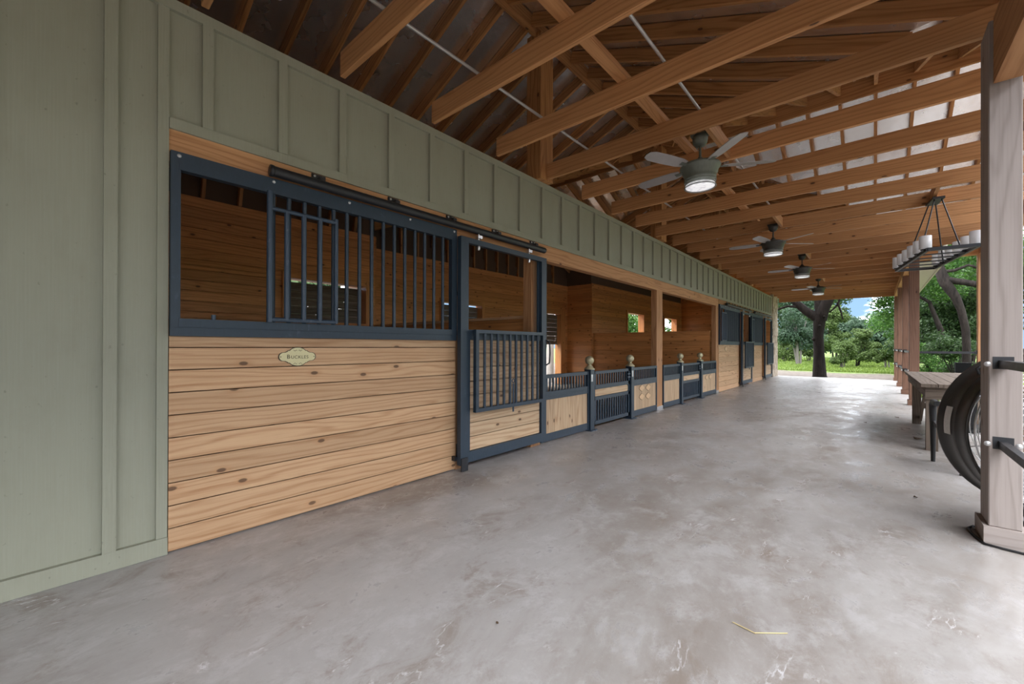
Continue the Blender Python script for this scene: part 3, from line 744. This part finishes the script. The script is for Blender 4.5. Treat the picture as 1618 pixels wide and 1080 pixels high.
# ------------------------------------------------------------------ chandelier
def chandelier():
    cx,cy,zf=.60,8.05,2.405
    t=thing('chandelier','black rectangular chandelier with two rows of glass cylinders above the table','chandelier',(cx,cy,zf))
    yaw=math.radians(8); L=Vector((-math.sin(yaw),math.cos(yaw),0)); W=Vector((math.cos(yaw),math.sin(yaw),0)); O=Vector((cx,cy,zf)); U=Vector((0,0,1))
    hl,hw=.84,.22
    f=MB()
    for s in (-1,1):
        f.bar(O+W*s*hw-L*hl,O+W*s*hw+L*hl,.03,.04); f.bar(O+L*s*hl-W*hw,O+L*s*hl+W*hw,.03,.04)
    for k in range(6):
        q=-.74+k*.296; f.bar(O+L*q-W*(hw+.02),O+L*q+W*(hw+.02),.022,.014)
    f.build('frame',M['black'],t)
    cz=3.2
    MB().frame_box(Vector((cx+.03,cy,cz)),L,W,U,.34,.12,.03).build('canopy_plate',M['black'],t)
    for s in (-1,1):
        for q in (-1,1):
            MB().tube(O+W*s*hw*.9+L*q*hl*.45,Vector((cx+.03,cy,cz-.01))+W*s*.035+L*q*.13,.008,8).build('hanging_rod',M['black'],t)
    for s in (-1,1):
        for k in range(6):
            p=O+W*s*hw+L*(-.74+k*.296)
            g=MB(); n=40; 
            pr=[(.056,.02),(.060,.028),(.060,.185),(.056,.185),(.056,.03)]
            g.lathe(pr,p,24); g2=g.build('glass_cylinder',M['jar'],t)
            MB().lathe([(.0001,.0),(.045,.0),(.045,.014),(.018,.016),(.016,.05),(.0001,.052)],p+U*.009,14).build('candle_cup',M['black'],g2)
chandelier()
tag(MB().box(.60,.638,7.485,8.29,3.24,3.40).box(.64,.70,8.0,8.16,3.22,3.26).build('mounting_block',M['joist'],origin=(.62,7.9,3.24)),'pine block between joists holding the chandelier','block')

# ------------------------------------------------------------------ table
def table():
    x0,x1,y0,y1,z=.41,1.27,6.72,10.0,.78
    t=thing('wooden_table','long weathered wooden table beside the drum fan','table',((x0+x1)/2,(y0+y1)/2,0))
    m=MB(); n=6; w=(x1-x0)/n
    for k in range(n): m.box(x0+k*w+.003,x0+(k+1)*w-.003,y0,y1,z-.038,z)
    m.build('tabletop',M['table'],t)
    a=MB(); a.box(x0+.04,x0+.075,y0+.08,y1-.08,z-.16,z-.04); a.box(x1-.075,x1-.04,y0+.08,y1-.08,z-.16,z-.04); a.box(x0+.04,x1-.04,y0+.06,y0+.095,z-.18,z-.04); a.box(x0+.04,x1-.04,y1-.095,y1-.06,z-.18,z-.04); a.build('apron',M['table'],t)
    for yy in (6.80,9.05):
        for xx in (x0+.05,x1-.15): MB().box(xx,xx+.10,yy,yy+.10,0,z-.04,None,'z').build('leg',M['table'],t)
    b=MB(); b.box(x0+.16,x1-.16,9.06,9.14,.25,.33); b.bar((x0+.14,9.02,.08),(x0+.14,8.2,.66),.03,.06); b.box((x0+x1)/2-.03,(x0+x1)/2+.03,6.9,9.1,.26,.32); b.build('brace',M['table'],t)
table()

# ------------------------------------------------------------------ drum fan
def drum():
    c0=Vector((.985,4.31,.638)); R=.553; yaw=.37
    ax=Vector((math.sin(yaw),-math.cos(yaw),0)).normalized()   # faces the camera side
    t=thing('drum_fan','large black drum fan standing behind the near grey post','fan',(c0.x,c0.y,0))
    body=MB(); body.lathe([(R-.012,0),(R,.004),(R+.006,-.004),(R-.004,-.016),(R-.004,-.12),(R-.001,-.125),(R-.004,-.13),(R-.004,-.28),(R+.010,-.288),(R+.010,-.302),(R-.010,-.30),(R-.018,-.28),(R-.018,-.02),(R-.012,0)],c0,72,tuple(ax)); d=body.build('drum',M['drum'],t)
    P=Vector((math.cos(yaw),math.sin(yaw),0)); Q=Vector((0,0,1))
    def grill(off,n,name):
        g=MB()
        for k in range(n):
            r=.06+(R-.045-.06)*k/(n-1); bulge=.05*(1-(r/R)**2)
            g.path([c0+ax*(off+(bulge if off>-.1 else -bulge))+(P*math.cos(a)+Q*math.sin(a))*r for a in [2*PI*i/56 for i in range(57)]],.0032 if k<n-1 else .006,5,False)
        for i in range(8):
            a=2*PI*(i+.25)/8; dd=P*math.cos(a)+Q*math.sin(a)
            g.path([c0+ax*(off+(.05 if off>-.1 else -.05)*(1-(r/R)**2))+dd*r for r in (.03,.15,.3,.42,R-.012)],.0045,6)
        g.lathe([(.0001,.062),(.055,.06),(.06,.05)],c0+ax*(off if off>-.1 else off-.11),20,tuple(ax)); return g.build(name,M['chrome'],t)
    grill(-.012,26,'front_grille'); grill(-.285,14,'rear_grille')
    for k in range(3):
        a=.4+k*2*PI/3; dd=P*math.cos(a)+Q*math.sin(a); nn=ax.cross(dd); o=c0-ax*.17
        b=MB(); w=(nn*.82+ax*.57).normalized(); b.prism([(.07,-.06),(.25,-.11),(.46,-.12),(.49,0),(.46,.10),(.25,.09),(.07,.05)],o,dd,w,dd.cross(w),.004,.5); b.build('fan_blade',M['chrome'],t)
    MB().lathe([(.0001,-.09),(.09,-.09),(.09,-.25),(.0001,-.25)],c0,20,tuple(ax)).build('motor',M['black'],t)
    # sticker on the outside of the drum facing the aisle
    st=MB(); vs=[];n=8
    for i in range(n+1):
        a=PI-.02-.36*(i/n-.35); dd=P*math.cos(a)+Q*math.sin(a)
        for o in (-.17,-.24): vs.append(c0+ax*o+dd*(R-.0015))
    st.add(vs,[(2*i,2*i+1,2*i+3,2*i+2) for i in range(n)],None,.5); st.build('sticker',M['sticker'],d)
    for s in (-.20,.28):
        f=MB(); p=c0+P*s; p=Vector((p.x,p.y,0)); f.path([p+ax*.03+Vector((0,0,.02)),p-ax*.36+Vector((0,0,.02))],.018,8); f.bar(p-ax*.03+Vector((0,0,.02)),p-ax*.10+Vector((0,0,.16)),.05,.03); f.bar(p-ax*.27+Vector((0,0,.02)),p-ax*.21+Vector((0,0,.16)),.05,.03); f.build('stand_foot',M['black'],t)
    h=MB(); hp=[]
    for i in range(9):
        a=PI*.72+.5*(i/8-.5)*.5; dd=P*math.cos(a)+Q*math.sin(a); hp.append(c0-ax*.16+dd*(R+.03 if 0<i<8 else R-.003))
    h.path(hp,.009,8); h.build('carry_handle',M['rubber'],t)
drum()
c=MB(); c.path([(.60,4.12,.008),(.50,4.11,.008),(.468,4.04,.008),(.478,3.92,.008),(.51,3.783,.008),(.58,3.765,.008),(.66,3.75,.008),(.80,3.68,.008),(1.0,3.5,.008)],.007,8); tag(c.build('power_cord',M['rubber'],origin=(.5,3.8,.01)),'black power cord lying around the base of the near grey post','cord')

# black plastic chair between table and drum fan
def chair():
    x,y=.472,6.2
    t=thing('plastic_chair','black plastic armchair tucked between the table and the drum fan','chair',(x+.25,y-.26,0))
    for xx in (x,x+.52):
        l=MB(); l.path([(xx,y,0),(xx,y,.12),(xx,y+.012,.40),(xx,y+.03,.54),(xx,y+.015,.60),(xx,y-.05,.632),(xx,y-.28,.635),(xx,y-.42,.65)],.02,10,True,.5,[.017,.02,.025,.03,.032,.03,.028,.026]); l.build('arm_leg',M['rubber'],t)
        b=MB(); q=x+.15 if xx==x else xx-.05; b.path([(q,y-.52,0),(q,y-.46,.4),(q,y-.43,.66)],.02,10,True,.5,[.017,.024,.026]); b.build('rear_leg',M['rubber'],t)
    s=MB(); s.box(x+.0,x+.52,y-.46,y-.0,.395,.43,.5); s.build('seat',M['rubber'],t)
    b=MB()
    for k in range(5): b.bar((x+.13+.085*k,y-.43,.42),(x+.13+.085*k,y-.52,.77),.07,.018,up=(0,1,0))
    b.bar((x+.09,y-.525,.775),(x+.51,y-.525,.775),.05,.06); b.build('backrest',M['rubber'],t)
chair()
# dark bin seen beyond the table
m=MB(); m.prism([(-.14,0),(.14,0),(.17,.89),(-.17,.89)],(2.1,18.9,-.165),(1,0,0),(0,0,1),(0,1,0),.32); b=m.build('storage_bin',M['binblack'],origin=(2.1,19.05,-.165)); tag(b,'black bin standing on the grass beyond the table','bin')

# straw, leaves and wisps on the slab
m=MB(); m.path([(-.46,1.985,.004),(-.37,1.97,.004)],.0022,5); m.path([(-.375,1.97,.004),(-.27,2.06,.004)],.0022,5); tag(m.build('straw_stalk',M['straw'],origin=(-.37,1.98,.004)),'bent straw stalk on the concrete in the foreground','straw')
for i,(x,y,r,lab) in enumerate(((.445,7.54,.06,'curled dry leaf on the slab beside the table leg'),(.30,9.6,.03,'small dry leaf on the slab farther than the table leg'),(-.1,8.6,.03,'small dry leaf in the middle of the aisle'),(-1.22,1.30,.008,'tiny dark crumb on the foreground concrete'),(.25,4.6,.02,'small dry leaf on the slab left of the drum fan'))):
    m=MB(); n=7; P=[]
    for k in range(n): a=2*PI*k/n; q=r*random.uniform(.5,1.1); P.append((x+q*math.cos(a),y+q*.7*math.sin(a),.003+random.uniform(0,r*.5)))
    m.add(P+[(p[0],p[1],p[2]+.003) for p in P],[tuple(range(n)),tuple(reversed(range(n,2*n)))]); tag(m.build('dry_leaf',M['leafdry'],origin=(x,y,.002)),lab,'leaf')

# ------------------------------------------------------------------ outdoors
G=-.17
def leaves(blobs,n,size,seed,flat=.8):
    r=random.Random(seed); mb=MB(); tot=sum(b[1]**2 for b in blobs)
    for c,R in blobs:
        k=int(n*R*R/tot); c=Vector(c)
        for _ in range(k):
            d=Vector((r.gauss(0,1),r.gauss(0,1),r.gauss(0,1))).normalized(); rad=R*(r.random()**.33)*r.choice((1,1,1,1.12,1.25))
            p=c+Vector((d.x*rad,d.y*rad,d.z*rad*flat)); s=size*r.uniform(.6,1.4)
            nn=(d+Vector((r.gauss(0,.7),r.gauss(0,.7),r.gauss(.3,.7)))).normalized()
            a=nn.orthogonal().normalized(); b=nn.cross(a); th=r.random()*6.28
            u=(a*math.cos(th)+b*math.sin(th))*s; v=(b*math.cos(th)-a*math.sin(th))*s*.55
            mb.add([p-u,p-u*.1+v,p+u,p-u*.1-v],[(0,1,2,3)],[[(0,0)]*4],r.random())
    return mb
def tree(name,x,y,label,leafmat,blobs,n,size,stems,group=None,bark='bark'):
    t=thing(name,label,'tree' if 'shrub' not in name else 'shrub',(x,y,G),group)
    O=Vector((x,y,G))
    leaves([(O+Vector(c),R) for c,R in blobs],n,size,hash(label)%9999 if False else len(label)*37+int(abs(x)*10)).build('foliage',M[leafmat],t)
    m=MB()
    for pts,r0,r1 in stems:
        P=[O+Vector(p) for p in pts]; m.path(P,r0,9,True,.5,[r0+(r1-r0)*i/(len(P)-1) for i in range(len(P))])
    m.build('trunk',M[bark],t)
    return t
def px(u,v,y):   # helper: not used for placement of geometry other than outdoors planning
    return None
rr=random.Random(3)
def rblobs(R,h,k,seed):
    r=random.Random(seed); out=[]
    for _ in range(k):
        a=r.random()*6.28; d=R*r.uniform(.1,.85); zz=r.uniform(.24,.95); d*=1.15-.5*abs(zz-.5)*2*.9; out.append(((d*math.cos(a),d*math.sin(a),h*zz),R*r.uniform(.2,.4)))
    return out
def stems(h,k,r0,seed,spread=.5):
    r=random.Random(seed); out=[]
    for _ in range(k):
        a=r.random()*6.28; s=spread*r.uniform(.3,1)
        out.append(([(0.1*math.cos(a),.1*math.sin(a),-.05),(s*.35*math.cos(a),s*.35*math.sin(a),h*.22),(s*math.cos(a),s*math.sin(a),h*.55)],r0,r0*.35))
    return out
# big oak just beyond the slab
def oak():
    x,y=-1.78,22.7
    t=thing('oak_tree','big dark oak trunk with spreading limbs just beyond the slab','tree',(x,y,G)); O=Vector((x,y,G))
    m=MB()
    def limb(pts,rs): m.path([O+Vector(p) for p in pts],.1,14,True,.5,rs)
    limb([(0,0,-.1),(-.02,0,.1),(-.04,0,1.04),(-.07,0,1.88),(-.03,0,2.5),(.04,0,2.8)],[.33,.26,.20,.19,.225,.26])
    limb([(.02,0,2.55),(.10,0,2.99),(.25,0,3.40),(.44,0,3.9),(.9,.1,5.2)],[.22,.22,.22,.20,.15])
    limb([(0,0,2.5),(-.20,0,2.73),(-.55,0,3.03),(-.91,0,3.42),(-1.25,.0,3.85),(-2.0,.2,4.9)],[.18,.19,.17,.15,.12,.08])
    limb([(-.03,0,2.75),(-.07,.1,3.14),(-.09,.15,3.56),(-.15,.2,5)],[.15,.15,.14,.1])
    limb([(-.60,0,3.08),(-.85,-.05,3.2),(-1.2,-.1,3.24),(-1.62,-.1,3.11),(-2.4,0,3.0)],[.08,.06,.05,.045,.03])
    limb([(-.85,-.05,3.2),(-1.0,-.1,3.45),(-1.3,-.1,4.0)],[.05,.045,.03])
    limb([(.20,0,2.95),(.36,0,2.92),(.57,0,3.16),(.66,0,3.37),(.72,0,4.2)],[.03,.03,.04,.04,.05])
    limb([(.62,0,3.25),(.70,0,2.95),(.72,0,2.90),(.79,0,2.54)],[.04,.035,.03,.02])
    m.build('trunk',M['bark_dark'],t)
    b=MB()
    for c,r in (((-.21,-.10,1.72),.085),((-.0,-.24,2.3),.06),((.16,-.22,2.7),.05)): b.ball(O+Vector(c),r,12)
    b.build('burl',M['bark_dark'],t)
    bl=[(O+Vector(c),R) for c,R in (((-2.3,.2,4.6),.9),((-1.2,.6,5.2),1.0),((.2,.6,6),1.3),((1.6,.5,6.2),1.2),((-3.0,.4,4.0),.6),((-1.2,.9,3.9),.45))]
    leaves(bl,5200,.075,11).build('foliage',M['leaf_dark'],t)
oak()
def at(u,y):      # ground position y metres down the aisle on the sight line of column u
    k=(u-809)/651.4; return y*(.7518*k-.6594)/(.7518+.6594*k)
T=[ # name,u,y,label,mat,R,h,k,n,size,stem r, bark
 ('cedar_tree',1262,40,'dark bushy tree with pale stems left of the oak trunk beyond the slab','leaf_blue',2.0,6.4,15,9000,.11,.09,'barkpale'),
 ('cedar_tree',1236,52,'tall dark tree beside the stone column at far left of the opening','leaf_dark',3.0,8.5,14,9000,.15,.14,'bark'),
 ('shrub',1240,47,'low pale green shrub at the left edge of the far opening','leaf_lime',1.6,2.4,8,3500,.10,.04,'barkpale'),
 ('shrub',1278,49,'low shrub under the dark tree just left of the oak trunk','leaf_lime',1.5,2.2,9,3500,.11,.04,'barkpale'),
 ('mesquite_tree',1319,45,'tall yellow-green tree directly right of the oak trunk','leaf_lime',1.5,5.2,13,7000,.11,.07,'bark'),
 ('mesquite_tree',1354,38,'round grey-green bush in the middle of the far opening','leaf_lime',1.15,2.7,12,7500,.075,.05,'bark'),
 ('shrub',1331,35,'small yellow-green bush at the foot of the tall yellow-green tree','leaf_lime',.85,1.75,9,5000,.065,.04,'barkpale'),
 ('live_oak',1288,70,'distant dark tree behind the oak trunk','leaf_dark',4.0,9.5,14,8000,.22,.2,'bark'),
 ('live_oak',1352,92,'distant blue-green oak crown reaching up to the cloud','leaf_blue',4.0,7.6,12,4200,.26,.2,'bark'),
 ('live_oak',1330,64,'distant blue-green tree between the tall yellow-green tree and the round bush','leaf_blue',2.6,4.6,12,7000,.18,.15,'bark'),
 ('live_oak',1376,60,'distant blue-green tree behind the round grey-green bush','leaf_blue',2.6,4.2,12,7000,.18,.15,'bark'),
 ('live_oak',1404,66,'distant blue-green tree beside the far porch posts','leaf_blue',3.0,5.0,12,7000,.19,.15,'bark'),
 ('shrub',1402,37,'feathery grey-green shrub beside the far porch posts','leaf_lime',.8,1.75,9,5000,.07,.04,'barkpale'),
]
T=[(a[0],at(a[1],a[2]))+a[2:] for a in T]
for i,(nm,x,y,lab,mt,R,h,k,n,s,sr,bk) in enumerate(T):
    tree(nm,x,y,lab,mt,rblobs(R,h,k*2,i+20),int(n*1.35),s*.8,stems(h,5 if sr<.12 else 2,sr,i+50,R*.5),None,bk)
# elm hanging into the right of the far opening
tree('elm_tree',1.65,26,'bright green leafy tree overhanging the far porch posts','leaf_bright',[((-1.2,0,3.5),.35),((-1.55,0,4.2),.6),((-.9,.2,3.0),.42),((-.8,0,4.0),.7),((-.6,.2,2.3),.35),((0,0,5.0),1.2),((.6,.4,4.2),1.0),((-2.0,-.2,4.6),.5),((-.55,0,1.9),.25),((-1.25,0,2.95),.36),((-1.15,.1,2.45),.33),((-1.4,0,3.45),.4),((-1.05,.1,1.95),.28)],8500,.06,[([(.6,0,-.1),(.6,0,2),(.2,0,3.4),(-.8,0,4.2)],.14,.04)])
def crooked_oak():
    x,y=2.3,20.0
    t=thing('oak_tree','oak with a crooked thick limb beyond the table','tree',(x,y,G)); m=MB()
    def limb(pts,rs): m.path([Vector((p[0],y+(p[2] if len(p)>2 else 0),p[1])) for p in pts],.1,12,True,.5,rs)
    limb([(2.30,-.2),(2.29,.66),(2.29,1.28),(2.27,1.8),(2.17,2.43),(2.05,2.85),(1.84,3.30),(1.76,3.52)],[.13,.11,.10,.10,.10,.12,.15,.16])
    limb([(1.80,3.40),(1.66,3.87),(1.57,4.18),(1.4,5.2)],[.15,.14,.13,.1])
    limb([(1.76,3.48),(1.97,3.42),(2.19,3.36),(2.54,3.24),(3.2,3.1)],[.13,.11,.10,.10,.09])
    limb([(1.72,3.75),(2.02,3.76),(2.33,3.90),(2.55,3.78),(3.0,3.9)],[.06,.05,.04,.05,.04])
    m.build('trunk',M['bark'],t)
    leaves([(Vector(c),R) for c,R in (((2.1,20.6,4.6),.7),((2.8,20.8,4.2),.6),((2.5,21,5.4),1.2),((3.4,20.6,4.4),.8),((1.5,21,5.2),.7),((2.6,21.2,3.6),.35),((2.0,21.0,3.9),.25))],5200,.06,77).build('foliage',M['leaf_bright'],t)
crooked_oak()
RT=[('cedar_tree',1470,29,'dense green tree filling the gap behind the steel rail beside the table post','leaf_dark',1.7,4.6,13,9000,.075,.07),
    ('cedar_tree',1528,28,'dense dark green tree filling the gap beside the outer porch post','leaf_dark',1.8,4.8,13,9000,.075,.08),
    ('elm_tree',1500,44,'tall leafy tree behind the crooked oak limb','leaf_bright',3.6,8.6,14,9000,.13,.15),
    ('elm_tree',1455,50,'tall leafy tree beyond the cream soffit','leaf_bright',3.6,8.5,14,8000,.14,.15),
    ('shrub',1478,24,'twiggy green shrub just above the far end of the table','leaf_bright',.9,1.5,7,2600,.05,.03),
    ('shrub',1512,22,'twiggy dark shrub behind the black bin','leaf_dark',.9,1.9,8,3000,.055,.03),
    ('live_oak',1590,34,'large tree to the right beyond the outer post','leaf_dark',4.0,8,13,7000,.17,.2)]
RT=[(a[0],at(a[1],a[2]))+a[2:] for a in RT]+[('live_oak',15,13,'large tree off the right side of the porch','leaf_dark',4.0,8,13,6000,.2,.2)]
for i,(nm,x,y,lab,mt,R,h,k,n,s,sr) in enumerate(RT):
    tree(nm,x,y,lab,mt,rblobs(R,h,k*2,i+120),int(n*1.35),s*.8,stems(h,6 if sr<.12 else 2,sr,i+150,R*.5))
for i,(x,y,sc_,lab) in enumerate(((18,-6,1.0,'unseen large tree added far out to the right beside the camera'),(17,4,1.05,'unseen large tree added off the right side level with the drum fan'),(17,-19,1.1,'unseen large tree added far out to the right well behind the camera'),(24,22,1.2,'unseen large tree added off the right side level with the far end of the slab'),(27,9,1.2,'unseen large tree added farthest off the right side'),(25,36,1.2,'unseen large tree added far right beyond the end of the slab'))):  # unseen trees added to block sky light from the right and fill that side
    src=bpy.data.objects[[o.name for o in C.objects if o.get('label')=='large tree off the right side of the porch'][0]]
    c=copy_tree(src); c.location=(x,y,G); c.rotation_euler=(0,0,i*1.3); c.scale=(sc_,)*3; c['label']=lab
# behind the barn, seen through the back openings
BT=[('cedar_tree',-14,17.5,'green tree outside the back stall doorway','leaf_bright',2.4,5.5,12,6000,.11,.08),('cedar_tree',-13.5,26,'green tree outside the nearer back window','leaf_bright',3.2,6.2,12,7000,.12,.1),('cedar_tree',-14,37.5,'green tree outside the farther back window','leaf_bright',3.0,5.8,18,9000,.13,.1),('cedar_tree',-16,9,'green tree behind the shuttered back window','leaf_dark',3.2,6.2,12,5000,.14,.1)]
for i,(nm,x,y,lab,mt,R,h,k,n,s,sr) in enumerate(BT):
    tree(nm,x,y,lab,mt,rblobs(R,h,k,i+220),n,s,stems(h,4,sr,i+250,R*.5))
m=MB(); m.path([(-9.3,12.80,G-.05),(-9.3,12.82,1),(-9.28,12.85,2.2),(-9.3,12.95,4.2)],.12,12,True,.5,[.16,.14,.13,.10]); tag(m.build('tree_trunk',M['birch'],origin=(-9.3,12.8,G)),'pale bare trunk standing outside the back doorway','trunk')
# grass tufts
mb=MB(); r=random.Random(5)
for _ in range(16000):
    q=r.random(); y=29+q*q*34; x=at(r.uniform(1215,1425),y)
    if y<33 and r.random()<.6: continue
    h=r.uniform(.05,.16)*(1+.012*(y-26)); a=r.random()*6.28; w=.012+.0006*y; d=Vector((math.cos(a),math.sin(a),0)); e=Vector((r.gauss(0,.5),r.gauss(0,.5),1)).normalized()*h
    p=Vector((x,y,G)); mb.add([p-d*w,p+d*w,p+e],[(0,1,2)],[[(0,0)]*3],r.random())
for _ in range(5000):
    y=r.uniform(15,34); x=at(r.uniform(1440,1560),y)
    h=r.uniform(.06,.2); a=r.random()*6.28; w=.02; d=Vector((math.cos(a),math.sin(a),0)); e=Vector((r.gauss(0,.5),r.gauss(0,.5),1)).normalized()*h
    p=Vector((x,y,G)); mb.add([p-d*w,p+d*w,p+e],[(0,1,2)],[[(0,0)]*3],r.random())
tag(mb.build('grass',M['grass']),'short bright green grass beyond the slab','grass',kind='stuff')

# ------------------------------------------------------------------ sky and light
w=bpy.data.worlds.new('World'); bpy.context.scene.world=w; w.use_nodes=True; nt=w.node_tree; nt.nodes.clear()
class WN(N):
    def __init__(s): s.t=nt
W=WN(); out=nt.nodes.new('ShaderNodeOutputWorld'); bg=nt.nodes.new('ShaderNodeBackground')
tc=nt.nodes.new('ShaderNodeTexCoord').outputs['Generated']
sx,sy,sz=W.sep(tc)
el=W.math('MAXIMUM',sz,0.0)
blue=W.mix(W.step(el,0.0,.5),(.42,.68,1.0),(.16,.40,.95))
SO=(0.0,0.0,0.0)
mp=nt.nodes.new('ShaderNodeMapping'); nt.links.new(tc,mp.inputs[0]); mp.inputs['Location'].default_value=SO; mp.inputs['Scale'].default_value=(3.2,3.2,6.5)
cl=W.noise(mp.outputs[0],1.0,8,.6,.2)
CL=W.math('MAXIMUM',W.step(cl,.50,.58),W.step(el,.30,.55))
SKY=(.62,5.2)
blue=W.mix(1.0,blue,(SKY[0],)*3,'MULTIPLY')
white=W.mix(1.0,(.97,.985,1.03),(SKY[1],)*3,'MULTIPLY')
col=W.mix(CL,blue,white)
col=W.mix(W.step(sz,0.0,-.05),col,(.25,.27,.2))
W.l(col,bg.inputs[0]); bg.inputs[1].default_value=1.0; nt.links.new(bg.outputs[0],out.inputs[0])
sun=bpy.data.lights.new('sun','SUN'); sun.energy=.8; sun.angle=math.radians(8); sun.color=(1,.95,.87)
so=bpy.data.objects.new('sun',sun); C.objects.link(so)
d=Vector((-.62,-.18,1.35)).normalized()  # direction toward the sun
so.rotation_euler=d.to_track_quat('Z','Y').to_euler()

# ------------------------------------------------------------------ camera
f,yaw,pitch,roll,sy_=651.4,-.7201,.00224,.00298,5.16
cyw,syw=math.cos(yaw),math.sin(yaw); cp,sp=math.cos(pitch),math.sin(pitch); cr,sr=math.cos(roll),math.sin(roll)
F=Vector((syw*cp,cyw*cp,sp)); Rr=Vector((cyw,-syw,0)); U=Rr.cross(F); r2=Rr*cr+U*sr; u2=-Rr*sr+U*cr
cam=bpy.data.cameras.new('camera'); co=bpy.data.objects.new('camera',cam); C.objects.link(co)
co.matrix_world=Matrix(((r2.x,u2.x,-F.x,0),(r2.y,u2.y,-F.y,0),(r2.z,u2.z,-F.z,1.2),(0,0,0,1)))
cam.sensor_width=36; cam.lens=f*36/1618; cam.shift_y=sy_/1618; cam.clip_start=.05; cam.clip_end=500
bpy.context.scene.camera=co
sc=bpy.context.scene
sc.view_settings.view_transform='Standard'; sc.view_settings.look='None'; sc.view_settings.gamma=1; sc.view_settings.exposure=0.80
sc.cycles.max_bounces=12; sc.cycles.diffuse_bounces=9; sc.cycles.transparent_max_bounces=10; sc.cycles.use_denoising=True
sc.cycles.sample_clamp_indirect=8
